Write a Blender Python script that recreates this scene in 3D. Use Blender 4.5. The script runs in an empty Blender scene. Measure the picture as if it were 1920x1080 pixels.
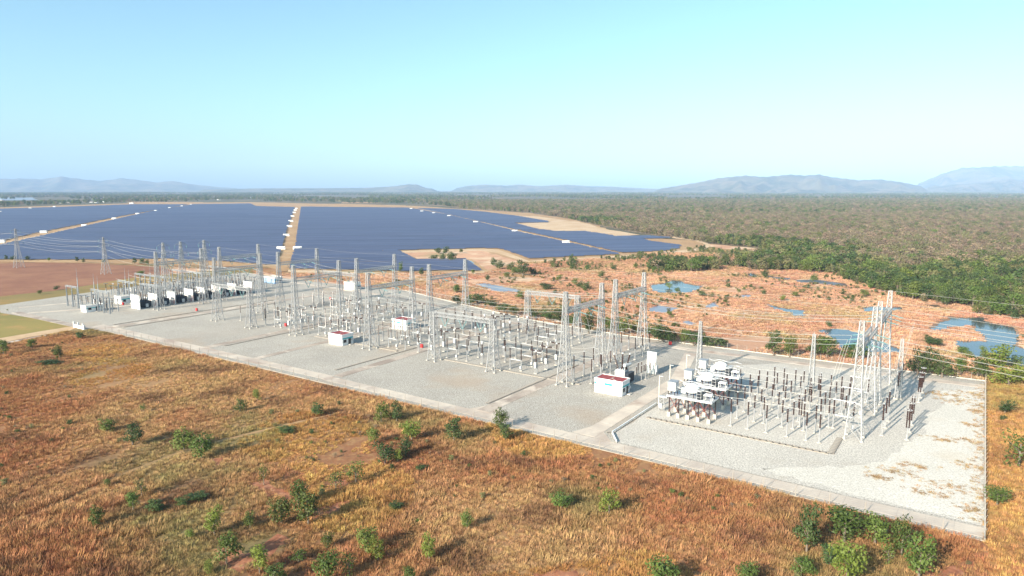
import bpy, bmesh, math, random
import numpy as np
from mathutils import Vector, Matrix

rnd = random.Random(7)
nrs = np.random.RandomState(11)
sc = bpy.context.scene
col = sc.collection
R = math.radians

# ------------------------------------------------------------------ camera
CAM_H, FPX, PITCH = 65.0, 1280.0, math.atan((540 - 354) / 1280.0)
cam_d = bpy.data.cameras.new('camera')
cam = bpy.data.objects.new('camera', cam_d)
col.objects.link(cam)
cam.location = (0, 0, CAM_H)
cam.rotation_euler = (math.pi / 2 - PITCH, 0, 0)
cam_d.sensor_width = 36
cam_d.lens = 24.0
cam_d.clip_start = 1
cam_d.clip_end = 150000
sc.camera = cam

# ------------------------------------------------------------------ sky, sun, exposure
SUN_EL, SHADOW_AZ = R(25.5), R(46.5)
w = bpy.data.worlds.new('World')
sc.world = w
w.use_nodes = True
nt = w.node_tree
nt.nodes.clear()
sky = nt.nodes.new('ShaderNodeTexSky')
sky.sky_type = 'NISHITA'
sky.sun_disc = False
sky.sun_elevation = SUN_EL
sky.sun_rotation = R(90) - SHADOW_AZ + math.pi
sky.altitude = 200
sky.air_density = 1.0
sky.dust_density = 2.0
sky.ozone_density = 1.0
bg = nt.nodes.new('ShaderNodeBackground')
bg.inputs['Strength'].default_value = 0.112
tint = nt.nodes.new('ShaderNodeMix')
tint.data_type = 'RGBA'; tint.blend_type = 'MULTIPLY'
tint.inputs[0].default_value = 1.0
tint.inputs[7].default_value = (0.77, 1.0, 0.98, 1)
wo = nt.nodes.new('ShaderNodeOutputWorld')
nt.links.new(sky.outputs[0], tint.inputs[6])
nt.links.new(tint.outputs[2], bg.inputs[0])
nt.links.new(bg.outputs[0], wo.inputs[0])
sun_d = bpy.data.lights.new('sun', 'SUN')
sun_d.energy = 5.0
sun_d.angle = R(0.5)
sun_d.color = (1.0, 0.90, 0.76)
sun = bpy.data.objects.new('sun', sun_d)
col.objects.link(sun)
sun.location = (-200, -200, 300)
sd = Vector((math.cos(SHADOW_AZ) * math.cos(SUN_EL), math.sin(SHADOW_AZ) * math.cos(SUN_EL), -math.sin(SUN_EL)))
sun.rotation_euler = sd.to_track_quat('-Z', 'Y').to_euler()
sc.view_settings.view_transform = 'Standard'
sc.view_settings.look = 'None'
sc.view_settings.gamma = 1
sc.view_settings.use_curve_mapping = False
sc.view_settings.exposure = 1.1
sc.render.engine = 'CYCLES'
sc.cycles.max_bounces = 5
sc.cycles.diffuse_bounces = 2
sc.cycles.volume_bounces = 1
sc.cycles.use_denoising = True

# ------------------------------------------------------------------ frames: image point -> ground, site grid -> world
PC, PS = math.cos(PITCH), math.sin(PITCH)
def gp(u, v, z=0.0):
    x = (u - 960) / FPX; zc = (540 - v) / FPX
    t = (CAM_H - z) / (PS - PC * zc)
    return Vector((x * t, (PC + PS * zc) * t, z))
def to_px(X, Y, Z):
    dz = Z - CAM_H
    d = Y * PC - dz * PS
    return 960 + FPX * X / d, 540 - FPX * (Y * PS + dz * PC) / d, d
RZ = R(-34.5)
CA, SA = math.cos(R(34.5)), math.sin(R(34.5))
def W(a, b, z=0.0):
    return Vector((88 - CA * a + SA * b, 119 + SA * a + CA * b, z))
def site(X, Y):
    dx, dy = X - 88, Y - 119
    return -CA * dx + SA * dy, SA * dx + CA * dy

# ------------------------------------------------------------------ materials
def mat(name, c1, c2=None, scale=1.0, rough=0.8, metal=0.0, detail=4.0, world=False, bump=0.0, bscale=None,
        extra=None, lo=0.35, hi=0.65, per_obj=0.0, spec=0.3, transl=0.0, rdist=0.0, vmap=None):
    m = bpy.data.materials.new(name); m.use_nodes = True
    n = m.node_tree.nodes; L = m.node_tree.links
    bs = n['Principled BSDF']
    bs.inputs['Roughness'].default_value = rough
    bs.inputs['Metallic'].default_value = metal
    bs.inputs['Specular IOR Level'].default_value = spec
    if c2 is None: c2 = tuple(x * 0.8 for x in c1)
    if world:
        g = n.new('ShaderNodeNewGeometry'); vec = g.outputs['Position']
    else:
        g = n.new('ShaderNodeTexCoord'); vec = g.outputs['Object']
    if vmap:
        mp2 = n.new('ShaderNodeMapping'); mp2.inputs['Rotation'].default_value = (0, 0, vmap[0])
        mp3 = n.new('ShaderNodeMapping'); mp3.inputs['Scale'].default_value = vmap[1]
        L.new(vec, mp2.inputs['Vector']); L.new(mp2.outputs[0], mp3.inputs['Vector']); vec = mp3.outputs[0]
    def noise(s, d=detail, dist=0.0):
        t = n.new('ShaderNodeTexNoise'); t.inputs['Scale'].default_value = s; t.inputs['Detail'].default_value = d
        t.inputs['Distortion'].default_value = dist
        L.new(vec, t.inputs['Vector']); return t.outputs['Fac']
    def rng(x, a, b):
        t = n.new('ShaderNodeMapRange'); t.inputs[1].default_value = a; t.inputs[2].default_value = b
        t.clamp = True
        L.new(x, t.inputs[0]); return t.outputs[0]
    def mix(f, a, b):
        t = n.new('ShaderNodeMix'); t.data_type = 'RGBA'
        if isinstance(f, float): t.inputs[0].default_value = f
        else: L.new(f, t.inputs[0])
        for i, x in ((6, a), (7, b)):
            if isinstance(x, tuple): t.inputs[i].default_value = (*x, 1)
            else: L.new(x, t.inputs[i])
        return t.outputs[2]
    c = mix(rng(noise(scale, dist=rdist), lo, hi), c1, c2)
    for e in (extra or []):
        # (scale, lo, hi, colour[, amount])
        f = rng(noise(e[0], dist=rdist), e[1], e[2])
        if len(e) > 4:
            mm = n.new('ShaderNodeMath'); mm.operation = 'MULTIPLY'; mm.inputs[1].default_value = e[4]
            L.new(f, mm.inputs[0]); f = mm.outputs[0]
        c = mix(f, c, e[3])
    if per_obj > 0:
        oi = n.new('ShaderNodeObjectInfo')
        hs = n.new('ShaderNodeHueSaturation')
        a = n.new('ShaderNodeMapRange'); a.inputs[3].default_value = 1 - per_obj; a.inputs[4].default_value = 1 + per_obj
        L.new(oi.outputs['Random'], a.inputs[0]); L.new(a.outputs[0], hs.inputs['Value'])
        b = n.new('ShaderNodeMath'); b.operation = 'MULTIPLY'; b.inputs[1].default_value = 7.31
        L.new(oi.outputs['Random'], b.inputs[0])
        fr = n.new('ShaderNodeMath'); fr.operation = 'FRACT'; L.new(b.outputs[0], fr.inputs[0])
        h = n.new('ShaderNodeMapRange'); h.inputs[3].default_value = 0.5 - per_obj * 0.07; h.inputs[4].default_value = 0.5 + per_obj * 0.05
        L.new(fr.outputs[0], h.inputs[0]); L.new(h.outputs[0], hs.inputs['Hue'])
        L.new(c, hs.inputs['Color']); c = hs.outputs[0]
    L.new(c, bs.inputs['Base Color'])
    if bump > 0:
        bn = n.new('ShaderNodeBump'); bn.inputs['Strength'].default_value = bump
        bn.inputs['Distance'].default_value = 0.3
        L.new(noise(bscale or scale), bn.inputs['Height']); L.new(bn.outputs[0], bs.inputs['Normal'])
    if transl > 0:
        tr = n.new('ShaderNodeBsdfTranslucent'); L.new(c, tr.inputs['Color'])
        ms = n.new('ShaderNodeMixShader'); ms.inputs[0].default_value = transl
        L.new(bs.outputs[0], ms.inputs[1]); L.new(tr.outputs[0], ms.inputs[2])
        L.new(ms.outputs[0], n['Material Output'].inputs['Surface'])
    return m

M = {}
M['steel'] = mat('galvanised_steel', (.40, .40, .405), (.31, .315, .32), 1.2, .5, .25)
M['steel_dull'] = mat('weathered_steel', (.33, .35, .37), (.26, .28, .30), 1.0, .55, .2)
M['porcelain'] = mat('brown_porcelain', (.045, .018, .012), (.03, .013, .01), 3, .25, spec=.5)
M['glass_ins'] = mat('teal_insulator_glass', (.16, .30, .30), (.12, .24, .25), 3, .2, spec=.5)
M['white_paint'] = mat('white_paint', (.80, .80, .78), (.72, .72, .70), .8, .5)
M['cabinet'] = mat('light_grey_cabinet', (.52, .53, .53), (.44, .45, .45), 1, .45)
M['alu'] = mat('aluminium', (.52, .525, .53), (.43, .435, .44), 1, .45, .3)
M['concrete'] = mat('concrete', (.52, .49, .44), (.40, .37, .32), .9, .9)
M['trench_lid'] = mat('stained_trench_lids', (.36, .32, .27), (.26, .225, .19), .5, .9)
M['dark_steel'] = mat('dark_paint_with_tank_shade', (.035, .045, .06), (.025, .03, .04), 1, .45)  # on the transformers, shade from the fire walls is put into this colour
M['red_steel'] = mat('red_oxide_braces', (.22, .05, .035), (.15, .035, .03), 1, .6)
M['red_paint'] = mat('red_paint', (.50, .04, .04), (.38, .03, .03), 1, .5)
M['red_roof'] = mat('red_sheet_roof', (.30, .055, .05), (.22, .04, .04), 2, .55)
M['rust_white'] = mat('stained_white_wall', (.74, .70, .67), (.60, .33, .30), .22, .8, lo=.5, hi=.68)
M['blue_wall'] = mat('pale_blue_wall', (.34, .46, .62), (.28, .40, .56), .6, .7)
M['teal'] = mat('teal_paint', (.03, .42, .44), (.02, .36, .38), 2, .5)
M['dark_glass'] = mat('dark_glass', (.02, .025, .03), (.03, .035, .04), 1, .15, spec=.5)
M['conductor'] = mat('stranded_aluminium', (.44, .43, .40), (.38, .37, .34), 2, .5, .1)
M['panel'] = mat('solar_cell_glass', (.056, .068, .122), (.074, .086, .142), .16, .30, spec=.45, world=True, vmap=(-R(10), (.03, 1, 1)), lo=.3, hi=.7,
                 extra=[(.14, .53, .66, (.026, .032, .056), .6), (.45, .55, .70, (.022, .030, .055), .5), (.035, .45, .72, (.088, .098, .146), .7)])
M['frame'] = mat('panel_back_sheet', (.10, .10, .11), (.07, .07, .08), 1, .7)
M['gravel'] = mat('crushed_stone', (.50, .46, .40), (.42, .385, .335), .05, .95, world=True, bump=.5, bscale=3.0,
                  extra=[(2.7, .40, .62, (.15, .135, .115), .75), (.9, .52, .72, (.56, .52, .455), .45), (.22, .56, .76, (.26, .22, .175), .4), (.03, .54, .70, (.37, .27, .185), .55), (.012, .55, .7, (.33, .285, .24), .4)])
M['gravel_mid'] = mat('light_crushed_stone', (.63, .585, .515), (.55, .51, .45), .05, .95, world=True, bump=.5, bscale=3.0,
                       extra=[(2.7, .40, .62, (.21, .19, .165), .7), (.9, .52, .72, (.68, .635, .565), .45), (.05, .56, .72, (.43, .36, .28), .5)])
M['gravel_pale'] = mat('pale_crushed_stone', (.68, .635, .56), (.60, .56, .49), .05, .95, world=True, bump=.5, bscale=3.0,
                       extra=[(2.7, .42, .64, (.29, .265, .23), .6), (.9, .52, .72, (.77, .73, .66), .45), (.06, .56, .72, (.50, .42, .32), .5)])
M['weed'] = mat('dead_weeds', (.27, .18, .085), (.36, .25, .13), .3, .9, world=True, per_obj=.3)
M['slab'] = mat('road_concrete', (.58, .50, .41), (.44, .37, .31), .10, .9, world=True,
                extra=[(.07, .50, .70, (.30, .21, .165), .75), (.9, .5, .75, (.40, .35, .31), .5), (.22, .62, .80, (.68, .61, .52), .7)], rdist=.6)
M['slab_dirty'] = mat('stained_road_concrete', (.43, .36, .30), (.28, .225, .185), .09, .9, world=True,
                      extra=[(.10, .52, .62, (.56, .48, .40), .85), (1.1, .5, .8, (.15, .11, .09), .5)], rdist=.6)
M['sand'] = mat('pale_sand', (.55, .41, .27), (.46, .31, .18), .03, .95, world=True, extra=[(.4, .5, .75, (.36, .21, .11), .6)])
M['track'] = mat('dirt_track', (.42, .27, .14), (.34, .20, .10), .02, .95, world=True, extra=[(.2, .5, .7, (.22, .14, .07), .7)])
M['ground'] = mat('soil_with_tuft_shade', (.24, .105, .048), (.30, .17, .078), .014, .95, world=True, bump=.6, bscale=.8, lo=.42, hi=.58,  # soil kept darker than the grass: shade between tufts is in the colour
                  extra=[(.021, .52, .62, (.16, .14, .055), .8), (.06, .52, .66, (.11, .055, .03), .7), (.4, .50, .66, (.38, .23, .10), .5), (.0135, .60, .68, (.32, .115, .055), .6)])
M['meadow'] = mat('marsh_grass', (.51, .29, .178), (.43, .23, .138), .012, .95, world=True, bump=.6, bscale=.5,
                  extra=[(.035, .50, .60, (.60, .44, .29), .8), (.09, .56, .72, (.27, .16, .10), .6), (.6, .5, .72, (.54, .37, .24), .5), (.018, .55, .66, (.25, .20, .09), .7)])
M['golden'] = mat('golden_grass_soil', (.40, .225, .075), (.33, .165, .055), .05, .95, world=True, bump=.6, bscale=.7,
                  extra=[(.12, .56, .72, (.26, .14, .06), .5), (.03, .6, .75, (.30, .25, .09), .5)])
M['ploughed'] = mat('ploughed_earth', (.27, .125, .07), (.22, .095, .055), .05, .95, world=True,
                    extra=[(.3, .5, .7, (.18, .075, .045), .5), (.02, .55, .7, (.34, .18, .095), .6)])
M['green_field'] = mat('short_green_grass', (.26, .20, .06), (.20, .17, .05), .03, .95, world=True, extra=[(.09, .55, .7, (.36, .21, .08), .7)])
M['scrubland'] = mat('scrub_floor', (.30, .20, .07), (.16, .13, .045), .012, .95, world=True, extra=[(.05, .52, .68, (.36, .17, .06), .6)])
M['forest_floor'] = mat('forest_floor', (.22, .155, .095), (.15, .12, .07), .004, .95, world=True, extra=[(.03, .5, .7, (.28, .185, .11), .6)])
M['plain'] = mat('distant_plain', (.13, .105, .06), (.085, .085, .05), .0016, .95, world=True,
                 extra=[(.0045, .57, .66, (.30, .19, .11), .7), (.011, .5, .62, (.06, .065, .035), .7)])
M['hill'] = mat('hill_woodland', (.045, .055, .03), (.12, .105, .06), .0016, .95, world=True, lo=.42, hi=.58, extra=[(.004, .5, .62, (.17, .13, .085), .6), (.0009, .55, .65, (.05, .06, .03), .6)])
M['leaf'] = mat('tree_leaves', (.075, .112, .022), (.120, .158, .034), 2.2, .6, per_obj=.30, transl=.22)
M['leaf_light'] = mat('yellow_green_leaves', (.135, .18, .028), (.185, .215, .042), 2.2, .6, per_obj=.2, transl=.25)
M['leaf_dark'] = mat('dark_leaves', (.048, .080, .022), (.072, .105, .030), 2.2, .6, per_obj=.25, transl=.15)
M['leaf_dry'] = mat('dry_leaves', (.20, .145, .09), (.27, .205, .13), 1.5, .8, per_obj=.35, transl=.15)
M['leaf_olive'] = mat('olive_leaves', (.135, .138, .05), (.18, .17, .07), 1.5, .8, per_obj=.3, transl=.15)
M['bark'] = mat('grey_bark', (.22, .18, .14), (.13, .10, .08), 4, .9)
def grass_mat(name, c1, c2, c3, c4):
    return mat(name, c1, c2, .014, .9, world=True, per_obj=.26, transl=.14, lo=.42, hi=.58,
               extra=[(.021, .52, .62, c3, .8), (.06, .52, .66, c4, .7), (.35, .52, .68, c2, .5), (.0135, .60, .68, (c1[0] * 1.03, c1[1] * .8, c1[2] * .9), .5)])
M['grass'] = grass_mat('dry_grass', (.385, .178, .076), (.48, .30, .135), (.26, .23, .088), (.155, .08, .043))
M['grass_gold'] = grass_mat('golden_grass', (.52, .31, .105), (.42, .225, .075), (.32, .25, .08), (.28, .14, .055))
M['reed'] = grass_mat('marsh_reeds', (.53, .32, .195), (.45, .245, .147), (.35, .28, .13), (.30, .175, .11))
mw = bpy.data.materials.new('pond_water'); mw.use_nodes = True
b_ = mw.node_tree.nodes['Principled BSDF']
b_.inputs['Base Color'].default_value = (.06, .075, .085, 1); b_.inputs['Roughness'].default_value = .08; b_.inputs['IOR'].default_value = 1.25
b_.inputs['Specular IOR Level'].default_value = .5
nz = mw.node_tree.nodes.new('ShaderNodeTexNoise'); nz.inputs['Scale'].default_value = .6
ge = mw.node_tree.nodes.new('ShaderNodeNewGeometry'); bp = mw.node_tree.nodes.new('ShaderNodeBump')
bp.inputs['Strength'].default_value = .35
mw.node_tree.links.new(ge.outputs['Position'], nz.inputs['Vector']); mw.node_tree.links.new(nz.outputs['Fac'], bp.inputs['Height'])
mw.node_tree.links.new(bp.outputs[0], b_.inputs['Normal'])
M['water'] = mw
M['water_milky'] = mat('milky_water', (.22, .23, .27), (.18, .20, .25), .05, .3, world=True, spec=.3)
M['mud'] = mat('wet_mud', (.24, .15, .09), (.17, .105, .065), .2, .7, world=True, extra=[(.5, .5, .7, (.34, .22, .13), .5)])
M['water_dark'] = mat('dark_marsh_water', (.05, .035, .02), (.09, .05, .03), .05, .3, world=True, spec=.4)

# ------------------------------------------------------------------ mesh helpers
class MB:
    def __init__(s): s.v, s.f = [], []
    def bar(s, p, q, w0=.1, w1=None, caps=False):
        p, q = Vector(p), Vector(q); d = (q - p)
        if d.length < 1e-6: return s
        d.normalize(); h = Vector((0, 0, 1)) if abs(d.z) < .9 else Vector((1, 0, 0))
        x = d.cross(h).normalized(); y = d.cross(x)
        w1 = w0 if w1 is None else w1; i = len(s.v)
        for c, ww in ((p, w0), (q, w1)):
            for sx, sy in ((-1, -1), (1, -1), (1, 1), (-1, 1)): s.v.append(tuple(c + x * sx * ww / 2 + y * sy * ww / 2))
        for k in range(4): s.f.append((i + k, i + (k + 1) % 4, i + 4 + (k + 1) % 4, i + 4 + k))
        if caps: s.f += [(i + 3, i + 2, i + 1, i), (i + 4, i + 5, i + 6, i + 7)]
        return s
    def box(s, x0, x1, y0, y1, z0, z1):
        i = len(s.v)
        s.v += [(x0, y0, z0), (x1, y0, z0), (x1, y1, z0), (x0, y1, z0), (x0, y0, z1), (x1, y0, z1), (x1, y1, z1), (x0, y1, z1)]
        s.f += [(i + 3, i + 2, i + 1, i), (i + 4, i + 5, i + 6, i + 7)] + [(i + k, i + (k + 1) % 4, i + 4 + (k + 1) % 4, i + 4 + k) for k in range(4)]
        return s
    def cbox(s, cx, cy, z0, dx, dy, dz): return s.box(cx - dx / 2, cx + dx / 2, cy - dy / 2, cy + dy / 2, z0, z0 + dz)
    def lathe(s, prof, p=(0, 0, 0), axis=(0, 0, 1), n=8):
        p = Vector(p); d = Vector(axis).normalized(); h = Vector((0, 0, 1)) if abs(d.z) < .9 else Vector((1, 0, 0))
        x = d.cross(h).normalized(); y = d.cross(x); i = len(s.v)
        for r, t in prof:
            for k in range(n):
                an = 2 * math.pi * k / n
                s.v.append(tuple(p + d * t + x * r * math.cos(an) + y * r * math.sin(an)))
        for j in range(len(prof) - 1):
            for k in range(n):
                a, b = i + j * n + k, i + j * n + (k + 1) % n
                s.f.append((a, a + n, b + n, b))
        s.f.append(tuple(i + k for k in range(n))); e = i + (len(prof) - 1) * n
        s.f.append(tuple(e + n - 1 - k for k in range(n)))
        return s
    def cyl(s, p, q, r, n=8):
        p, q = Vector(p), Vector(q)
        return s.lathe([(r, 0), (r, (q - p).length)], p, q - p, n)
    def ins(s, p, q, r, sheds=7, n=8):
        p, q = Vector(p), Vector(q); l = (q - p).length; pr = []
        for k in range(sheds):
            pr += [(r * .68, l * k / sheds), (r, l * (k + .35) / sheds), (r * .72, l * (k + .7) / sheds)]
        pr.append((r * .6, l)); return s.lathe(pr, p, q - p, n)
    def tri(s, a, b, c):
        i = len(s.v); s.v += [tuple(a), tuple(b), tuple(c)]; s.f.append((i, i + 1, i + 2)); return s
    def tube(s, pts, r, n=5):
        i = len(s.v)
        for j, p in enumerate(pts):
            p = Vector(p); d = (Vector(pts[min(j + 1, len(pts) - 1)]) - Vector(pts[max(j - 1, 0)])).normalized()
            h = Vector((0, 0, 1)) if abs(d.z) < .9 else Vector((1, 0, 0)); x = d.cross(h).normalized(); y = d.cross(x)
            for k in range(n):
                an = 2 * math.pi * k / n; s.v.append(tuple(p + x * r * math.cos(an) + y * r * math.sin(an)))
        for j in range(len(pts) - 1):
            for k in range(n):
                a, b = i + j * n + k, i + j * n + (k + 1) % n; s.f.append((a, a + n, b + n, b))
        return s
    def mesh(s, name, m):
        me = bpy.data.meshes.new(name); me.from_pydata(s.v, [], s.f); me.materials.append(m); me.update(); return me
    def build(s, name, m, parent=None, **k): return link(name, s.mesh(name, m), parent, **k)

def link(name, me, parent=None, loc=None, rz=None, scale=None):
    o = bpy.data.objects.new(name, me); col.objects.link(o)
    if parent is not None: o.parent = parent
    if loc is not None: o.location = loc
    if rz is not None: o.rotation_euler = (0, 0, rz)
    if scale is not None: o.scale = scale
    return o
def tag(o, label=None, cat=None, group=None, kind=None):
    if label: o['label'] = label
    if cat: o['category'] = cat
    if group: o['group'] = group
    if kind: o['kind'] = kind
    return o
def empty(name, loc=(0, 0, 0), rz=0.0):
    o = bpy.data.objects.new(name, None); o.empty_display_size = .5; col.objects.link(o)
    o.location = loc; o.rotation_euler = (0, 0, rz); return o
KIDS = {}
def copy_tree(o, parent=None):
    c = o.copy(); col.objects.link(c)
    if parent is not None: c.parent = parent
    for ch in list(o.children): copy_tree(ch, c)
    return c
def sheet(name, pts, m, z=0.0, kind='structure', jitter=0.0, seg=0.0, parent=None):
    """flat polygon from (x, y) points, edges roughened when seg > 0"""
    P = [Vector((p[0], p[1])) for p in pts]
    if seg > 0:
        Q = []
        for i, p in enumerate(P):
            q = P[(i + 1) % len(P)]; n = max(1, int((q - p).length / seg))
            for k in range(n):
                t = p.lerp(q, k / n)
                if k: t = t + Vector((rnd.gauss(0, jitter), rnd.gauss(0, jitter)))
                Q.append(t)
        P = Q
    bm = bmesh.new()
    f = bm.faces.new([bm.verts.new((p.x, p.y, z)) for p in P])
    bmesh.ops.triangulate(bm, faces=[f])
    bmesh.ops.recalc_face_normals(bm, faces=bm.faces[:])
    for f in bm.faces:
        if f.normal.z < 0: f.normal_flip()
    me = bpy.data.meshes.new(name); bm.to_mesh(me); bm.free(); me.materials.append(m)
    o = link(name, me, parent)
    if kind: o['kind'] = kind
    return o
def px(*l): return [gp(u, v) for u, v in l]
def crop(x0, y0, s, l): return [gp(x0 + a / s, y0 + b / s) for a, b in l]
def inside(p, poly):
    x, y = p[0], p[1]; c = False; n = len(poly)
    for i in range(n):
        x1, y1 = poly[i][0], poly[i][1]; x2, y2 = poly[(i + 1) % n][0], poly[(i + 1) % n][1]
        if (y1 > y) != (y2 > y) and x < (x2 - x1) * (y - y1) / (y2 - y1) + x1: c = not c
    return c
def inside_np(X, Y, poly):
    c = np.zeros(len(X), bool); n = len(poly)
    for i in range(n):
        x1, y1 = poly[i][0], poly[i][1]; x2, y2 = poly[(i + 1) % n][0], poly[(i + 1) % n][1]
        if y1 == y2: continue
        c ^= ((y1 > Y) != (y2 > Y)) & (X < (x2 - x1) * (Y - y1) / (y2 - y1) + x1)
    return c

# ------------------------------------------------------------------ ground and hills
B_ = 23500
bm = bmesh.new()
bmesh.ops.create_grid(bm, x_segments=2, y_segments=2, size=B_)
me = bpy.data.meshes.new('ground'); bm.to_mesh(me); bm.free(); me.materials.append(M['plain'])
o = link('ground', me); o['kind'] = 'structure'; o.location = (0, 0, -.35)

LOC = lambda l: [W(a, b) for a, b in l]
sheet('grassland', LOC([(-160, -160), (-160, 240), (120, 260), (300, 260), (760, 330), (1000, 100), (700, -500), (100, -260)]), M['ground'], -.06)
marsh_poly = px((300, 500), (545, 512), (905, 512), (980, 492), (1165, 482), (1320, 456), (1480, 472), (1620, 486), (1600, 510), (1640, 536), (1700, 548), (1770, 564), (1850, 580), (2000, 614), (2000, 800), (1836, 720), (1496, 684), (1277, 648), (1162, 634), (1000, 605), (860, 575), (760, 548), (560, 530), (300, 530))
sheet('marsh_meadow', marsh_poly, M['meadow'], -.045, jitter=2, seg=15)
sheet('golden_grass_strip', LOC([(-.5, -30), (-160, -60), (-160, 200), (20, 150), (-.5, 131)]), M['golden'], -.03)
sheet('ploughed_field', px((-200, 500), (0, 494), (150, 494), (300, 500), (330, 512), (250, 520), (100, 545), (0, 555), (-200, 575)), M['ploughed'], -.03, jitter=2, seg=20)
sheet('scrub_strip', px((-200, 578), (0, 556), (100, 546), (250, 521), (330, 513), (480, 500), (480, 525), (330, 532), (200, 545), (100, 560), (0, 572), (-200, 600)), M['scrubland'], -.02, jitter=1.5, seg=10)
sheet('green_field', px((-200, 600), (0, 586), (40, 592), (130, 608), (135, 616), (60, 626), (0, 637), (-200, 660)), M['green_field'], -.025, jitter=.6, seg=8)
forest_poly = px((780, 377), (870, 392), (990, 399), (1075, 412), (1180, 434), (1260, 445), (1320, 455), (1400, 462), (1470, 478), (1560, 487), (1600, 484), (1500, 505), (1560, 512), (1640, 542), (1700, 558), (1770, 573), (1850, 588), (2050, 620), (2300, 600), (2200, 372))
sheet('forest_floor', forest_poly, M['forest_floor'], -.15, jitter=3, seg=25)
scrub_poly = px((1000, 492), (1165, 482), (1330, 462), (1450, 478), (1600, 484), (1500, 507), (1400, 507), (1200, 512), (1000, 502))
sheet('scrub_ground', scrub_poly, M['scrubland'], -.035, jitter=3, seg=15)
sheet('solar_ground', px((-300, 493), (0, 490), (500, 500), (520, 506), (918, 511), (990, 490), (1170, 481), (1290, 470), (1330, 462), (1310, 452), (1190, 444), (1080, 412), (990, 399), (870, 392), (780, 386), (470, 379), (250, 381), (0, 389), (-300, 394)), M['track'], -.025, jitter=2, seg=30)
sheet('sand_bank', px((965, 420), (1000, 417.5), (1040, 415), (1085, 415), (1130, 428), (1200, 440), (1160, 443), (1100, 434), (1040, 434)), M['sand'], -.01, jitter=2, seg=40)
sheet('sand_bank', px((930, 402), (1010, 406), (1068, 414), (1040, 416), (1000, 411)), M['sand'], -.012, jitter=2, seg=40)
sheet('solar_service_road', px((1170, 479), (1245, 472), (1290, 468), (1320, 464), (1322, 458), (1300, 451), (1260, 446), (1262, 443), (1315, 451), (1333, 459), (1325, 468), (1260, 476), (1170, 484), (990, 493), (930, 474), (900, 470), (750, 474), (747, 471), (905, 466), (935, 468), (992, 489)), M['sand'], -.008, jitter=.8, seg=20)
sheet('solar_service_road', px((880, 487), (905, 507), (915, 513), (700, 516), (540, 510), (540, 506), (760, 512), (903, 510), (873, 487)), M['sand'], -.009, jitter=.5, seg=15)
sheet('notch_ground', px((757, 473), (905, 469), (925, 476), (975, 490), (915, 506), (885, 486), (785, 487)), M['meadow'], -.012, jitter=.8, seg=8)

# farmland strips beyond the solar farm
for pts, k in (([(-300, 372), (60, 370), (70, 375), (-300, 379)], 'water_milky'), ([(500, 383), (640, 382), (760, 385), (760, 388), (560, 386)], 'track'),
               ([(600, 375), (760, 374.5), (770, 377), (640, 378)], 'green_field'), ([(960, 381), (1050, 380.5), (1060, 382), (965, 383)], 'green_field'),
               ([(1290, 359.5), (1600, 359.5), (1590, 361), (1300, 361.2)], 'sand'), ([(240, 378), (380, 379), (380, 381), (240, 380.5)], 'track'),
               ([(640, 379), (700, 379), (720, 381), (640, 381)], 'track'), ([(200, 372.5), (330, 371.5), (340, 373), (200, 374)], 'green_field')):
    sheet('farm_field', px(*pts), M[k], -.1 - .01 * rnd.random(), jitter=6, seg=80)

# ponds with pale banks
PONDS = [
    ('pond', crop(1100, 500, 4.8, [(580, 165), (700, 150), (760, 125), (850, 130), (900, 155), (1050, 175), (990, 210), (870, 235), (700, 235), (590, 215)]), 'water'),
    ('pond', crop(1100, 500, 4.8, [(590, 360), (640, 350), (830, 375), (760, 400), (650, 415), (560, 395)]), 'water_milky'),
    ('pond', crop(1100, 500, 4.8, [(1080, 345), (1140, 320), (1190, 355), (1130, 375), (1070, 370)]), 'water_milky'),
    ('pond', crop(1100, 500, 4.8, [(1380, 255), (1480, 255), (1470, 275), (1390, 270)]), 'water_milky'),
    ('pond', crop(1100, 500, 4.8, [(860, 500), (920, 488), (975, 510), (920, 530)]), 'water_milky'),
    ('pond', crop(1300, 480, 4.8, [(660, 440), (700, 435), (760, 460), (860, 475), (1000, 490), (985, 540), (900, 535), (850, 505), (720, 470)]), 'water'),
    ('pond', crop(1300, 480, 4.8, [(1120, 670), (1280, 655), (1400, 665), (1480, 690), (1600, 740), (1890, 850), (1860, 868), (1500, 860), (1380, 830), (1300, 830), (1265, 760), (1230, 720), (1160, 690)]), 'water'),
    ('pond', crop(1300, 480, 4.8, [(490, 165), (520, 150), (565, 165), (575, 190), (500, 185)]), 'water'),
    ('pond', crop(1300, 480, 4.8, [(1520, 465), (1600, 455), (1870, 460), (1890, 485), (1540, 495)]), 'water'),
    ('pond', crop(1650, 560, 6.748, [(640, 380), (760, 300), (860, 280), (860, 240), (1100, 250), (1340, 240), (1340, 290), (1480, 330), (1700, 370), (1740, 420), (1720, 500), (1760, 620), (2100, 700), (2100, 960), (1822, 870), (1640, 800), (1500, 700), (1340, 680), (1320, 740), (1200, 740), (1130, 700), (1020, 640), (960, 530), (1100, 535), (1340, 540), (1300, 470), (1220, 420), (1200, 380), (1100, 340), (900, 370), (830, 400), (700, 410)]), 'water'),
    ('pond', crop(840, 440, 3.84, [(200, 355), (270, 350), (380, 370), (520, 400), (510, 415), (330, 405)]), 'water_milky'),
    ('pond', px((865, 490), (880, 488), (890, 493), (872, 497)), 'water'),
    ('ditch', crop(1300, 480, 4.8, [(900, 215), (1050, 210), (1200, 225), (1380, 250), (1390, 272), (1240, 262), (1100, 245), (950, 240)]), 'water_dark'),
    ('ditch', crop(1300, 480, 4.8, [(640, 180), (760, 190), (880, 200), (860, 215), (740, 205)]), 'water_dark'),
    ('ditch', crop(1650, 560, 6.748, [(560, 75), (720, 80), (900, 130), (1040, 150), (1000, 160), (820, 120), (640, 100)]), 'water_dark'),
]
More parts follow.
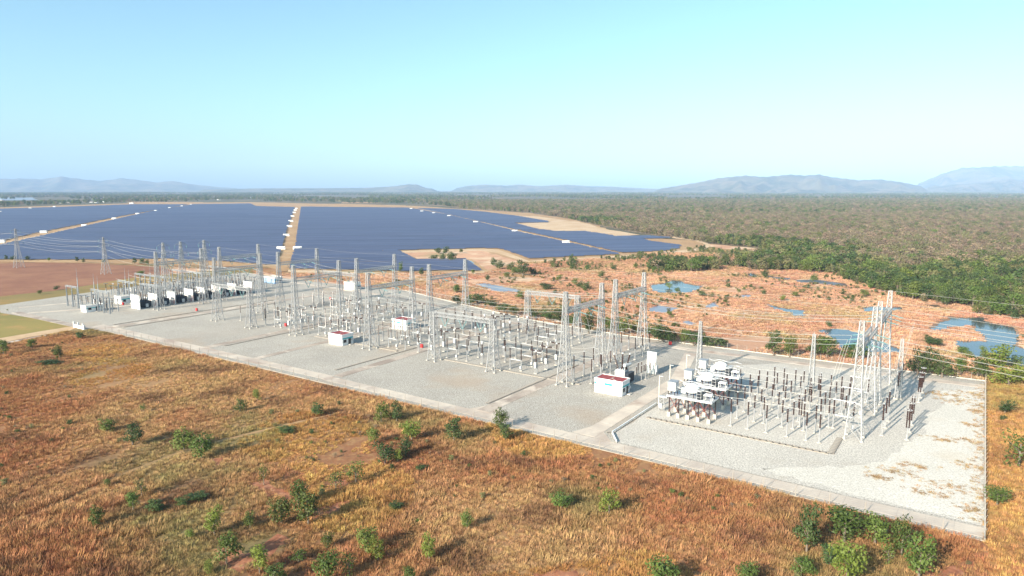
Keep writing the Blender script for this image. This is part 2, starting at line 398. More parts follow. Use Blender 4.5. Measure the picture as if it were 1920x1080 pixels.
for i, (nm, poly, k) in enumerate(PONDS):
    sheet(nm, poly, M[k], -.012 + i * .0004, jitter=.8, seg=2.5)
    if k != 'water_dark':
        c = sum(poly, Vector()) / len(poly)
        sh = [c + (p - c) * (1.06 + .10 * rnd.random()) + Vector((rnd.gauss(0, .8), rnd.gauss(0, .8), 0)) for p in poly]
        sheet('pond_bank', sh, M['sand'] if i in (1, 2, 3, 4, 6, 10) else M['mud'], -.032 + i * .0004, jitter=1.3, seg=2.5)
for pts in ([(740, 485), (840, 490), (860, 510), (750, 500)], [(640, 545), (700, 545), (860, 560), (850, 580), (660, 570)], [(1110, 475), (1190, 478), (1200, 492), (1120, 490)],
            [(1290, 262), (1360, 262), (1530, 310), (1520, 325), (1420, 290), (1300, 275)], [(1150, 160), (1240, 165), (1240, 178), (1150, 175)], [(700, 290), (900, 280), (960, 300), (720, 305)]):
    sheet('sand_patch', crop(1100, 500, 4.8, pts), M['sand'], -.02 - .002 * rnd.random(), jitter=.7, seg=4)
sheet('sand_patch', crop(1650, 560, 6.748, [(1140, 100), (1290, 95), (1300, 130), (1180, 150)]), M['sand'], -.02, jitter=.7, seg=4)
sheet('sand_patch', crop(1300, 480, 4.8, [(930, 735), (1000, 700), (1060, 705), (1050, 740), (960, 745)]), M['sand'], -.02, jitter=.7, seg=4)

def hill_range(name, sky_pts, D, depth, seed):
    r = random.Random(seed); bm = bmesh.new(); n = 150; rows = 16; grid = []
    us = [p[0] for p in sky_pts]; vs = [p[1] for p in sky_pts]
    ph = [r.uniform(0, 6.28) for _ in range(12)]
    for i in range(n + 1):
        u = us[0] + (us[-1] - us[0]) * i / n; v = float(np.interp(u, us, vs)); line = []
        top = max(2.0, D * (354 - v) / FPX * 1.01 + 65)
        x = (u - 960) / FPX
        env = min(1, i / 6, (n - i) / 6)
        for j in range(rows + 1):
            t = j / rows  # 0 front foot .. .62 ridge .. 1 back foot
            y = D + (t - .62) * depth
            k = t / .62 if t < .62 else (1 - t) / .38
            s = k ** 1.15
            nz = sum((1 - 2 * abs(math.sin(i * (.07 + .075 * q) + ph[q] + math.sin(j * .45 + ph[q + 5]) * 1.2))) / (1 + .6 * q) for q in range(6)) / 2.2
            h = top * s * (1 + 1.3 * nz * (1 - k)) if k < 1 else top
            if k > .9: h *= 1 + .015 * math.sin(i * 1.3 + ph[2])
            line.append(bm.verts.new((x * y, y, -2 + h * env)))
        grid.append(line)
    for i in range(n):
        for j in range(rows): bm.faces.new((grid[i][j], grid[i + 1][j], grid[i + 1][j + 1], grid[i][j + 1]))
    for f in bm.faces: f.smooth = True
    bmesh.ops.recalc_face_normals(bm, faces=bm.faces[:])
    me = bpy.data.meshes.new(name); bm.to_mesh(me); bm.free(); me.materials.append(M['hill'])
    o = link(name, me); o['kind'] = 'structure'; return o
hill_range('hills', [(1215, 356), (1250, 351), (1300, 343), (1340, 334), (1392, 329), (1430, 332), (1475, 327), (1500, 329), (1530, 327), (1545, 331), (1570, 334), (1600, 338), (1640, 336), (1680, 341), (1705, 346), (1740, 352)], 11500, 3500, 1)
hill_range('hills', [(1690, 354), (1720, 341), (1755, 326), (1790, 315), (1840, 313), (1880, 312), (1920, 311), (2100, 318), (2300, 345)], 16000, 6000, 2)
hill_range('hills', [(1720, 352), (1780, 346), (1840, 341), (1880, 336), (1930, 338), (2050, 345)], 12500, 3000, 8)
hill_range('hills', [(-350, 348), (-100, 336), (0, 335), (60, 335), (90, 336), (125, 331), (170, 337), (200, 339), (238, 334), (275, 338), (300, 342), (330, 339), (370, 346), (420, 351), (480, 354)], 17500, 5000, 3)
hill_range('hills', [(370, 356), (480, 353), (600, 352.5), (690, 352), (740, 349), (768, 345), (785, 346), (800, 352), (830, 355)], 13000, 2500, 4)
hill_range('hills', [(840, 356), (880, 348), (910, 346), (950, 348), (975, 346), (1010, 349), (1060, 346), (1100, 349), (1150, 350), (1200, 353), (1260, 355)], 15000, 2500, 5)

# ------------------------------------------------------------------ the gravel yard, roads, trenches
YARD = [(0, 0), (335, 0), (358, -3), (400, -5), (430, -8), (458, 0), (470, 60), (480, 172), (403, 166), (334, 170), (308, 172), (248, 152), (186, 134), (134, 127), (60, 128), (0, 130)]
YW = LOC(YARD)
sheet('gravel_yard', YW, M['gravel'], .0)
sheet('light_gravel', LOC([(.4, 7), (79, 7.2), (82, 12), (82, 30), (80, 100), (60, 119), (.4, 119.5)]), M['gravel_mid'], .004, jitter=.3, seg=6)
sheet('pale_gravel', LOC([(.5, 8), (20, 8), (45, 10), (36, 17), (27, 24), (20, 32), (17, 46), (13, 60), (14, 78), (10, 92), (13, 104), (8, 112), (.5, 118)]), M['gravel_pale'], .009, jitter=.55, seg=2.2)
slab_me = {}
def slab_road(name, p0, p1, width, m, z=.05, L=5.0, skip=0.0):
    a = Vector((p0[0], p0[1])); b = Vector((p1[0], p1[1])); n = max(1, round((b - a).length / L))
    wa, wb = W(*a), W(*b); d = (wb - wa); rz = math.atan2(d.y, d.x); l = d.length / n
    root = empty(name, wa, rz); root['kind'] = 'structure'
    key = (round(l, 2), width, m)
    if key not in slab_me: slab_me[key] = MB().box(.02, l - .02, -width / 2, width / 2, -.1, 0).mesh('slab', M[m])
    for i in range(n):
        o = link('slab', slab_me[key], root, (l * i, 0, z + .008 * rnd.random()))
    return root
slab_road('perimeter_road', (0, 3.9), (83, 4.2), 4.4, 'slab')
slab_road('perimeter_road', (83, 4.2), (188, 5.2), 4.4, 'slab')
slab_road('perimeter_road', (188, 6), (336, 5), 4.6, 'slab')
slab_road('cross_road', (87.3, 7), (87.3, 72), 4.6, 'slab', .056)
slab_road('cross_road', (87.3, 72), (97, 112), 4.6, 'slab', .062)
slab_road('cross_road', (122.3, 7.2), (122.3, 115), 4.4, 'slab_dirty', .056)
slab_road('cross_road', (187, 9), (190, 112), 4.2, 'slab_dirty', .056)
slab_road('cross_road', (232.5, 8), (235, 112), 3.4, 'slab_dirty', .056)
slab_road('cross_road', (266, 8), (268, 112), 4.4, 'slab_dirty', .056)
slab_road('cross_road', (342, 7.5), (341, 150), 5.0, 'slab_dirty', .056)
slab_road('perimeter_road', (0, 122), (100, 118), 4.2, 'slab', .058)
slab_road('perimeter_road', (100, 118), (180, 121), 4.2, 'slab', .066)
slab_road('perimeter_road', (180, 121), (300, 150), 4.2, 'slab_dirty', .058)
slab_road('perimeter_road', (300, 150), (420, 158), 4.2, 'slab', .066)
slab_road('perimeter_road', (345, -1.5), (425, -3), 4.4, 'slab_dirty', .066)
slab_road('west_road', (440, 4), (425, 60), 3.0, 'slab', .056)
slab_road('west_road', (417, 0), (400, 32), 3.6, 'slab', .062)
slab_road('west_road', (400, 32), (390, 60), 3.0, 'slab', .07)
sheet('road_apron', LOC([(80, 6.6), (92, 7), (89.8, 14), (89.7, 18), (85, 18), (84.9, 12)]), M['slab'], .012)
sheet('road_apron', LOC([(335, 7.5), (352, 7.5), (350, -3), (338, 2)]), M['slab'], .012)
sheet('road_apron', LOC([(115, 6.6), (127, 7), (124.7, 12), (120, 12)]), M['slab'], .012)
sheet('access_road', px((145, 614), (126, 613), (60, 624), (0, 634), (-150, 662), (-150, 672), (0, 643), (60, 631), (128, 621)), M['sand'], .01, jitter=.15, seg=4)
sheet('ditch_edge', px((128, 622), (60, 632), (0, 644), (-150, 673), (-150, 676), (0, 647), (60, 634), (128, 624)), M['slab_dirty'], -.01)

def trench(a0, b0, a1, b1, label, gap=.55, wdt=1.0, lit='trench_lid'):
    wa, wb = W(a0, b0), W(a1, b1); d = wb - wa; rz = math.atan2(d.y, d.x)
    root = tag(empty('cable_trench', wa, rz), label, 'cable trench', 'covered cable trenches in the gravel')
    MB().box(0, d.length, wdt / 2, wdt / 2 + .18, 0, .16).build('kerb', M['trench_lid'], root)
    MB().box(0, d.length, -wdt / 2 - .18, -wdt / 2, 0, .16).build('kerb', M['trench_lid'], root)
    MB().box(0, d.length, -wdt / 2, wdt / 2, 0, .012).build('channel', M['dark_steel'], root)
    n = int(d.length / (1.0 + gap)); cm = MB().box(0, d.length / n - gap, -wdt / 2 - .1, wdt / 2 + .1, .17, .24).mesh('cover', M[lit])
    for i in range(n): link('cover', cm, root, (d.length / n * i, 0, 0))
trench(80, 29.5, 32, 29.8, 'long covered cable trench along the front of the series capacitor yard', .6)
trench(31.5, 30, 31.5, 43, 'short cable trench at the east end of the capacitor yard', .12, 1.2)
trench(83.6, 12, 83.6, 26, 'cable trench beside the white guard rail', .12)
trench(125.6, 14, 125.4, 70, 'cable trench beside the second cross road from the capacitor yard', .15)
trench(194, 14, 194, 60, 'cable trench beside the third cross road from the capacitor yard', .15)
trench(262, 14, 263, 70, 'cable trench beside the stained fifth cross road', .15)
trench(337, 10, 336, 100, 'cable trench on the east side of the transformer road', .15)
trench(347, 10, 346.5, 100, 'cable trench on the west side of the transformer road', .15)
trench(112, 48, 174, 48.4, 'cable trench along the foot of the low gantry', .15, .8)
trench(196, 48, 246, 48, 'cable trench past the red roofed relay house', .15, .8)

# ------------------------------------------------------------------ fences
post_me = MB().box(-.06, .06, -.06, .06, 0, 2.3).bar((0, 0, 2.25), (0, -.3, 2.7), .05, caps=True).mesh('post', M['trench_lid'])
def fence(pts, label, plinth=.45, step=4.0, wires=(0.8, 1.2, 1.6, 2.0, 2.4), pl='concrete'):
    root = tag(empty('perimeter_fence', W(*pts[0])), label, 'fence')
    inv = Matrix.Translation(-W(*pts[0]))
    for i in range(len(pts) - 1):
        p, q = W(*pts[i]), W(*pts[i + 1]); d = q - p; rz = math.atan2(d.y, d.x); n = max(1, round(d.length / step))
        for k in range(n + (i == len(pts) - 2)):
            link('post', post_me, root, inv @ (p + d * k / n), rz)
        nd = Vector((-d.y, d.x, 0)).normalized() * .12
        m_ = MB(); l0, l1 = inv @ p, inv @ q
        b = m_; i0 = len(b.v)
        for pt in (l0 - nd, l0 + nd, l1 + nd, l1 - nd): b.v.append((pt.x, pt.y, 0))
        for pt in (l0 - nd, l0 + nd, l1 + nd, l1 - nd): b.v.append((pt.x, pt.y, plinth))
        b.f += [(4, 5, 6, 7), (0, 1, 5, 4), (1, 2, 6, 5), (2, 3, 7, 6), (3, 0, 4, 7)]
        b.build('plinth', M[pl], root)
        for z in wires:
            MB().bar(l0 + Vector((0, 0, z)), l1 + Vector((0, 0, z)), .012).build('wire', M['steel_dull'], root)
fence([(0, 0), (120, 0), (220, .5), (335, .5)], 'long low concrete fence along the dry grass on the south side of the gravel yard', .2, 6.5, pl='trench_lid')
fence([(0, 0), (0, 130)], 'pale concrete fence at the east end between white gravel and golden grass', .6, 3.2)
fence([(0, 130), (60, 128), (134, 127), (186, 134), (248, 152), (308, 172)], 'long wire fence with concrete posts along the marsh side of the yard', .3)
g_ = tag(empty('entrance_gate', W(351, -4), RZ), 'white entrance gate with posts where the access road meets the yard', 'gate')
for x in (-4.5, 0, 4.5, 5.6): MB().box(x - .25, x + .25, -.25, .25, 0, 3.0 if x < 5 else 2.4).build('gate_post', M['white_paint'], g_)
MB().box(-4.2, -.3, -.04, .04, .2, 1.6).build('gate_leaf', M['white_paint'], g_)
MB().box(.3, 4.2, -.04, .04, .2, 1.6).build('gate_leaf', M['white_paint'], g_)
def rail(a0, b0, a1, b1, label):
    p, q = W(a0, b0), W(a1, b1); d = q - p
    r = tag(empty('guard_rail', p, math.atan2(d.y, d.x)), label, 'guard rail')
    MB().box(0, d.length, -.12, .12, .35, .75).build('rail', M['white_paint'], r)
    n = int(d.length / 2.5)
    pm = MB().box(-.15, .15, -.10, .10, 0, .35).mesh('post', M['concrete'])
    for k in range(n + 1): link('post', pm, r, (d.length * k / n, 0, 0))
rail(82.4, 12, 82.4, 42, 'long white guard rail between concrete cross road and capacitor yard')
rail(82.3, 11.7, 78.6, 6.6, 'short angled white guard rail at the road junction')

# ------------------------------------------------------------------ lattice gantries
def lattice_column(levels, wf):
    """returns (bracing mesh, leg mesh for the +x +y corner, footing mesh); square tower about the z axis"""
    br = MB(); cs = ((1, 1), (-1, 1), (-1, -1), (1, -1))
    for j in range(len(levels) - 1):
        z0, z1 = levels[j], levels[j + 1]; w0, w1 = wf(z0), wf(z1)
        for k in range(4):
            (ax, ay), (bx, by) = cs[k], cs[(k + 1) % 4]
            A0, B0 = (ax * w0, ay * w0, z0), (bx * w0, by * w0, z0); A1, B1 = (ax * w1, ay * w1, z1), (bx * w1, by * w1, z1)
            br.bar(A0, B1, .092).bar(B0, A1, .092)
            br.bar(A1, B1, .06)
            if j == 0: br.bar(((ax + bx) * w0 / 2, (ay + by) * w0 / 2, (z0 + z1) / 2), ((ax * w0 + ax * w1) / 2, (ay * w0 + ay * w1) / 2, (z0 + z1) / 2), .05)
    lg = MB()
    for j in range(len(levels) - 1):
        w0, w1 = wf(levels[j]), wf(levels[j + 1]); lg.bar((w0, w0, levels[j]), (w1, w1, levels[j + 1]), .23, .20)
    ft = MB().cbox(wf(0), wf(0), -.05, .7, .7, .45)
    return br.mesh('lattice_column', M['steel']), lg.mesh('leg', M['steel']), ft.mesh('footing', M['concrete'])
def wf_tall(z): return float(np.interp(z, [0, 15, 25, 31.5], [2.05, 1.0, .72, .50]))
def wf_low(z): return float(np.interp(z, [0, 10, 19], [1.9, 1.0, .85]))
def wf_mast(z): return float(np.interp(z, [0, 19], [.85, .35]))
COL_T = lattice_column([0, 4.0, 7.6, 10.6, 13.2, 15.6, 17.8, 20, 22, 24.2, 25.8, 27.6, 29.3, 30.5, 31.5], wf_tall)
COL_L = lattice_column([0, 3.2, 6, 8.2, 10.2, 12, 13.8, 15.6, 17.3, 19], wf_low)
COL_M = lattice_column([0, 1.7, 3.4, 5, 6.5, 8, 9.4, 10.8, 12.1, 13.4, 14.6, 15.8, 16.9, 18, 19], wf_mast)
def put_column(root, x, y, C, rod=0.0, name='lattice_column'):
    c = link(name, C[0], root, (x, y, 0))
    for k in range(4): link('leg', C[1], c, rz=k * math.pi / 2)
    for k in range(4): link('footing', C[2], c, rz=k * math.pi / 2)
    return c
def beam_mesh(L, hw, hh, axis):
    n = max(4, round(L / (2.0 * hh))); br = MB(); P = lambda t, s, u: (t, s * hw, u * hh) if axis == 'x' else (s * hw, t, u * hh)
    for i in range(n):
        t0, t1 = L * i / n - L / 2, L * (i + 1) / n - L / 2
        for s in (-1, 1):
            br.bar(P(t0, s, -1), P(t1, s, 1), .09).bar(P(t0, s, 1), P(t1, s, -1), .09).bar(P(t1, s, -1), P(t1, s, 1), .06)
        for u in (-1, 1):
            br.bar(P(t0, -1, u), P(t1, 1, u), .06)
    ch = MB().bar(P(-L / 2, 1, 1), P(L / 2, 1, 1), .15, caps=True)
    return br.mesh('lattice_beam', M['steel']), ch.mesh('chord', M['steel'])
BEAM_Y = beam_mesh(26.3, .75, .75, 'y'); BEAM_X = beam_mesh(28.0, .7, .7, 'x')
def put_beam(root, x, y, z, Bm, hw, hh, axis):
    b = link('lattice_beam', Bm[0], root, (x, y, z))
    for s, u in ((1, 1), (-1, 1), (1, -1), (-1, -1)):
        o_ = ((0, (s - 1) * hw, (u - 1) * hh) if axis == 'x' else ((s - 1) * hw, 0, (u - 1) * hh))
        link('chord', Bm[1], b, o_)
    return b
STR_E = MB().ins((.75, 0, -.7), (4.6, 0, -1.5), .17, 9, 6).bar((.75, 0, -.7), (5.0, 0, -1.58), .08, caps=True).mesh('insulator_string', M['glass_ins'])
STR_W = MB().ins((-.75, 0, -.7), (-4.6, 0, -1.5), .17, 9, 6).bar((-.75, 0, -.7), (-5.0, 0, -1.58), .08, caps=True).mesh('insulator_string', M['glass_ins'])
STR_V = MB().ins((0, -2.0, -.75), (0, 0, -4.4), .15, 8, 6).ins((0, 2.0, -.75), (0, 0, -4.4), .15, 8, 6).mesh('insulator_string', M['glass_ins'])
BEAM_Z = 25.0
PH_S, PH_N = (51.2, 58.4, 65.5), (89.6, 96.3, 103.2)
GA = [28.5, 116.3, 208.5, 255.3, 316, 370.3]
where = ['at the east end over the capacitor yard', 'beside the relay house next to the cross road', 'behind the red roofed relay house in mid yard',
         'between the two middle low gantries', 'near the stained road before the transformers', 'next to the white transformer fire walls']
def gantry(a, south, label):
    b0, b1 = (45.0, 71.0) if south else (82.2, 108.3)
    r = tag(empty('lattice_gantry', W(a, b0), RZ), label, 'gantry', 'tall galvanised lattice gantries')
    put_column(r, 0, 0, COL_T); put_column(r, 0, b1 - b0, COL_T)
    put_beam(r, 0, (b1 - b0) / 2, BEAM_Z, BEAM_Y, .75, .75, 'y')
    for p in (PH_S if south else PH_N):
        if a > 20: link('insulator_string', STR_W, r, (0, p - b0, BEAM_Z))
        link('insulator_string', STR_E, r, (0, p - b0, BEAM_Z))
    for y in ((b1 - b0) * .30, (b1 - b0) * .70): link('insulator_string', STR_V, r, (0, y, BEAM_Z - .02))
    return r
for a, wh in zip(GA, where):
    gantry(a, True, 'tall gantry of the south row ' + wh)
    gantry(a, False, 'tall gantry of the marsh side row ' + wh)
def low_gantry(a1, a0, b, label, wcol=True):
    r = tag(empty('low_gantry', W(a1, b), RZ), label, 'gantry', 'low lattice gantries')
    L = a1 - a0
    if wcol: put_column(r, 0, 0, COL_L)
    put_column(r, L, 0, COL_L)
    put_beam(r, L / 2, 0, 18.2, BEAM_X, .7, .7, 'x')
    for t in (.2, .5, .8):
        link('insulator_string', STR_V, r, (L * t, 0, 18.2), math.pi / 2)
    return r
low_gantry(173.9, 145.9, 45.1, 'low lattice gantry with long level beam in front of the south row')
low_gantry(174.0, 148.0, 110.5, 'low lattice gantry with level beam by the marsh side fence')
low_gantry(315.0, 286.0, 43.3, 'low lattice gantry whose beam ends on a tall gantry column', False)
low_gantry(314.0, 286.0, 109.0, 'low lattice gantry near the white relay house on the marsh side', False)
def mast(a, b, label):
    r = tag(empty('lightning_mast', W(a, b), RZ), label, 'lightning mast', 'free standing lattice lightning masts')
    put_column(r, 0, 0, COL_M)
    MB().bar((-.6, 0, 19), (.6, 0, 19), .12, caps=True).bar((0, 0, 19), (0, 0, 19.8), .06).build('top_bracket', M['steel'], r)
mast(83.8, 83.5, 'slender lattice lightning mast behind the cabinet platforms of the capacitor yard')
mast(46.6, 83.3, 'slender lattice lightning mast among the capacitor yard insulator posts')
mast(22.6, 90.8, 'slender lattice lightning mast just east of the end gantry')

# ------------------------------------------------------------------ relay houses
def house(name, a0, a1, b0, b1, h, label, roof='red_roof', wall='white_paint', band=True, cross=True, logo=True, door_side='e', group=None):
    """a0 > a1: west and east ends; local x east, y north"""
    L, D = a0 - a1, b1 - b0
    r = tag(empty(name, W(a0, b0), RZ), label, 'relay house', group or 'small relay houses in the gravel yard')
    wl = MB().box(0, L, 0, D, 0, h).build('wall', M[wall], r)
    rf = MB().box(.15, L - .15, .15, D - .15, h + .003, h + .12).build('roof', M[roof], r)
    pa = MB().box(-.12, L + .12, -.12, .12, h - .25, h + .28).box(-.12, L + .12, D - .12, D + .12, h - .25, h + .28)
    pa.box(-.118, .12, .12, D - .12, h - .248, h + .278).box(L - .12, L + .118, .12, D - .12, h - .248, h + .278).build('parapet', M['white_paint'], r)
    if cross:
        MB().box(L * .5 - .08, L * .5 + .08, .16, D - .16, h + .12, h + .2).build('roof_ridge', M['concrete'], rf)
        MB().bar((L * .5 - .1, D * .5, h + .16), (L * .78, .2, h + .16), .12, caps=True).build('roof_ridge', M['concrete'], rf)
    if band: MB().box(L + .003, L + .03, .2, D - .2, h * .60, h * .72).build('stripe', M['teal'], r)
    if logo:
        MB().box(L * .36, L * .64, -.03, -.003, h * .62, h * .78).build('wall_sign', M['teal'], r)
        MB().box(.1, L * .07, -.03, -.003, h * .62, h * .78).build('wall_sign', M['teal'], r)
    dr = MB().box(L + .003, L + .08, D * .55, D * .55 + 1.4, .3, 2.6).build('door', M['dark_glass'], r)
    MB().box(L + .08, L + .12, D * .55 + 1.15, D * .55 + 1.25, 1.3, 1.5).build('handle', M['alu'], dr)
    wn = MB().box(L + .003, L + .05, D * .12, D * .12 + 1.6, 1.2, 2.4).build('window', M['dark_glass'], r)
    MB().box(L + .05, L + .08, D * .12 - .1, D * .12 + 1.7, 1.1, 1.2).build('sill', M['concrete'], wn)
    ac = MB().cbox(L + .35, D * .86, 1.6, .5, 1.0, .8).build('air_conditioner', M['cabinet'], r)
    MB().box(L + .005, L + 1.5, D * .5, D * .5 + 2, 0, .28).build('step', M['concrete'], r)
    return r
house('relay_house', 104.3, 94.6, 43.6, 49.2, 4.5, 'white relay house with red roof and teal signs by the guard railed road')
house('relay_house', 229.6, 221.4, 41.6, 47.8, 4.4, 'white relay house with red roof standing alone in front of the south gantries', logo=False)
house('relay_house', 230.6, 221.6, 80.4, 87, 4.4, 'white relay house with red roof among the equipment rows in mid yard')
house('relay_house', 346.2, 336.5, 154.4, 160, 4.6, 'pale relay house with flat roof at the marsh side road', roof='concrete', logo=False, cross=False)
house('relay_house', 415.6, 404, 143.6, 150, 4.2, 'pale blue relay house behind the last transformers', roof='concrete', wall='blue_wall', logo=False, cross=False)
house('guard_house', 399, 393.2, 18, 27, 3.3, 'small white house with blue side wall near the west road', roof='concrete', logo=False, cross=False)
house('guard_house', 413, 405.5, 42, 51, 4.0, 'white house with blue side wall next to the blank fire wall', roof='concrete', logo=False, cross=False)

# ------------------------------------------------------------------ switchgear, one of each kind, then copies
def proto_post(support=4.2, ins=4.4, name='insulator_post'):
    r = empty(name)
    MB().cbox(0, 0, 0, .9, .9, .25).build('pedestal', M['concrete'], r)
    s = MB()
    for x in (-.17, .17):
        for y in (-.17, .17): s.bar((x, y, .25), (x, y, support), .09)
    k = .25
    while k + .55 < support:
        s.bar((-.17, -.17, k), (.17, -.17, k + .55), .05).bar((.17, .17, k), (-.17, .17, k + .55), .05).bar((-.17, .17, k), (-.17, -.17, k + .55), .05).bar((.17, -.17, k), (.17, .17, k + .55), .05); k += .55
    s.cbox(0, 0, support - .1, .55, .55, .1).build('support', M['steel'], r)
    MB().ins((0, 0, support), (0, 0, support + ins), .24, 8, 8).build('insulator', M['porcelain'], r)
    MB().lathe([(.05, 0), (.28, .05), (.28, .2), (.1, .3)], (0, 0, support + ins), n=8).build('terminal_cap', M['alu'], r)
    return r
def proto_tube_post(support=4.0, ins=3.7):
    r = empty('insulator_post')
    MB().cbox(0, 0, 0, .9, .9, .22).build('pedestal', M['concrete'], r)
    MB().lathe([(.32, .22), (.32, .3), (.17, .32), (.17, support - .1), (.3, support - .08), (.3, support)], n=8).build('support', M['steel'], r)
    MB().ins((0, 0, support), (0, 0, support + ins), .23, 7, 8).build('insulator', M['porcelain'], r)
    MB().lathe([(.05, 0), (.26, .05), (.26, .2), (.1, .3)], (0, 0, support + ins), n=8).build('terminal_cap', M['alu'], r)
    return r
def proto_disconnector(L=4.9):
    r = empty('disconnector')
    for x in (0, L):
        MB().cbox(x, 0, 0, .9, .9, .25).build('pedestal', M['concrete'], r)
        MB().lathe([(.17, .25), (.17, 3.9), (.3, 3.92), (.3, 4.05)], (x, 0, 0), n=8).build('support', M['steel'], r)
        MB().ins((x, 0, 4.05), (x, 0, 8.0), .23, 8, 8).build('insulator', M['porcelain'], r)
    MB().box(.3, L - .3, -.2, .2, 3.65, 4.0).build('crossbeam', M['alu'], r)
    MB().cyl((-.3, 0, 8.15), (L * .5, 0, 8.15), .09).cyl((L * .5, 0, 8.15), (L + .3, 0, 8.15), .075).build('contact_arm', M['alu'], r)
    MB().cbox(L, -.45, .9, .6, .5, 1.0).build('mechanism_box', M['cabinet'], r)
    return r
def proto_breaker():
    r = empty('circuit_breaker')
    MB().cbox(0, 0, 0, 1.3, 1.2, .25).build('pedestal', M['concrete'], r)
    s = MB()
    for x in (-.4, .4):
        for y in (-.35, .35): s.bar((x, y, .25), (x, y, 4.0), .12)
    for k in range(5):
        z = .3 + .72 * k; s.bar((-.4, -.35, z), (.4, -.35, z + .72), .06).bar((.4, .35, z), (-.4, .35, z + .72), .06).bar((-.4, .35, z), (-.4, -.35, z + .72), .06)
    s.cbox(0, 0, 3.95, 1.0, .9, .15).build('support', M['steel'], r)
    MB().box(-.42, .42, -.85, -.40, 2.2, 4.2).build('control_cabinet', M['cabinet'], r)
    MB().ins((0, 0, 4.1), (0, 0, 8.0), .26, 8, 8).build('insulator', M['porcelain'], r)
    MB().cbox(0, 0, 8.0, .7, .5, .55).build('hub', M['alu'], r)
    for s_ in (-1, 1):
        MB().ins((s_ * .35, 0, 8.3), (s_ * 2.5, 0, 8.5), .30, 6, 8).build('interrupter', M['porcelain'], r)
        MB().cyl((s_ * 2.5, 0, 8.5), (s_ * 2.8, 0, 8.53), .22).build('terminal_cap', M['alu'], r)
    return r
def proto_ct():
    r = empty('current_transformer')
    MB().cbox(0, 0, 0, 1.0, 1.0, .25).build('pedestal', M['concrete'], r)
    s = MB()
    for x in (-.3, .3):
        for y in (-.3, .3): s.bar((x, y, .25), (x, y, 3.4), .11)
    for k in range(4):
        z = .3 + .75 * k; s.bar((-.3, -.3, z), (.3, -.3, z + .75), .06).bar((.3, .3, z), (-.3, .3, z + .75), .06)
    s.build('support', M['steel'], r)
    MB().cbox(0, 0, 3.4, .8, .8, .7).build('base_box', M['cabinet'], r)
    MB().ins((0, 0, 4.1), (0, 0, 7.6), .30, 7, 8).build('insulator', M['porcelain'], r)
    MB().lathe([(.3, 0), (.5, .1), (.55, .7), (.45, 1.1), (.1, 1.25)], (0, 0, 7.6), n=10).build('head_tank', M['alu'], r)
    return r
def proto_arrester():
    r = empty('surge_arrester')
    MB().cbox(0, 0, 0, 1.0, 1.0, .25).build('pedestal', M['concrete'], r)
    MB().lathe([(.22, .25), (.2, 3.2), (.34, 3.22), (.34, 3.3)], n=8).build('support', M['steel'], r)
    MB().ins((-.3, 0, 3.3), (-.3, 0, 8.3), .2, 9, 8).build('insulator', M['porcelain'], r)
    MB().ins((.3, 0, 3.3), (.3, 0, 8.3), .2, 9, 8).build('insulator', M['porcelain'], r)
    MB().tube([(.75 * math.cos(t), .75 * math.sin(t), 8.1) for t in np.linspace(0, 2 * math.pi, 13)], .07, 5).bar((-.75, 0, 8.1), (.75, 0, 8.1), .06).build('grading_ring', M['alu'], r)
    return r
PROTO = {'P': proto_post(), 'T': proto_tube_post(), 'D': proto_disconnector(), 'B': proto_breaker(), 'C': proto_ct(), 'A': proto_arrester()}
used = set(); UNITS = {}
SHORT = {'P': 'lattice-based insulator post', 'T': 'tube-based insulator post', 'D': 'two-post disconnector', 'B': 'T-shaped circuit breaker', 'C': 'box-headed current transformer', 'A': 'twin surge arrester'}
KIND = {'P': ('brown insulator post on lattice support', 'insulator post'), 'T': ('brown insulator post on tubular support', 'insulator post'),
        'D': ('disconnector with two brown insulators joined by white crossbeam', 'disconnector'), 'B': ('T-shaped circuit breaker with brown interrupters and grey cabinet', 'circuit breaker'),
        'C': ('current transformer with white box and domed head', 'current transformer'), 'A': ('twin column surge arrester with grading ring', 'surge arrester')}
PLUR = {'P': 'insulator posts', 'T': 'tubular insulator posts', 'D': 'disconnectors', 'B': 'circuit breakers', 'C': 'current transformers', 'A': 'surge arresters'}
def place(k, a, b, zone, line, rz=0.0):
    p = PROTO[k]
    o = p if k not in used else copy_tree(p)
    used.add(k)
    o.location = W(a, b); o.rotation_euler = (0, 0, RZ + rz)
    tag(o, None, KIND[k][1], PLUR[k] + ' ' + zone)
    UNITS.setdefault((k, zone, line), []).append((a, o))
    return o
def name_units():
    CUT = [(122, 'by the first cross road'), (188, 'between cross roads one and two'), (233, 'between cross roads two and three'), (267, 'between cross roads three and four'), (999, 'west of the fourth cross road')]
    for (k, zone, line), l in UNITS.items():
        by = {}
        for a, o in l: by.setdefault(next(n for c, n in CUT if a < c) if zone in (ZS, ZN) else zone, []).append((a, o))
        for z, q in by.items():
            q.sort(key=lambda t: t[0])
            for i, (a, o) in enumerate(q):
                o['label'] = '%s, %s, %s%s' % (SHORT[k], line, '' if len(q) == 1 else ['first', 'second', 'third', 'fourth', 'fifth', 'sixth', 'seventh', 'eighth', 'ninth', 'tenth', 'eleventh'][i] + ' from east ', z)
ZS, ZN, ZC, ZE = 'in the south equipment rows', 'in the marsh side equipment rows', 'in the capacitor yard', 'east of the end gantry'
S_ROW = [('P', 109.5), ('P', 116.3), ('B', 131.6), ('D', 142.8), ('P', 150), ('C', 155.5), ('P', 162.7), ('D', 172.5), ('B', 180), ('C', 187.5), ('T', 194.6), ('D', 204),
         ('P', 209.7), ('P', 214.5), ('B', 229), ('P', 234.6), ('C', 239.5), ('D', 247.5), ('T', 254.5), ('P', 259.7), ('B', 268), ('D', 279), ('A', 286), ('P', 298), ('T', 306)]
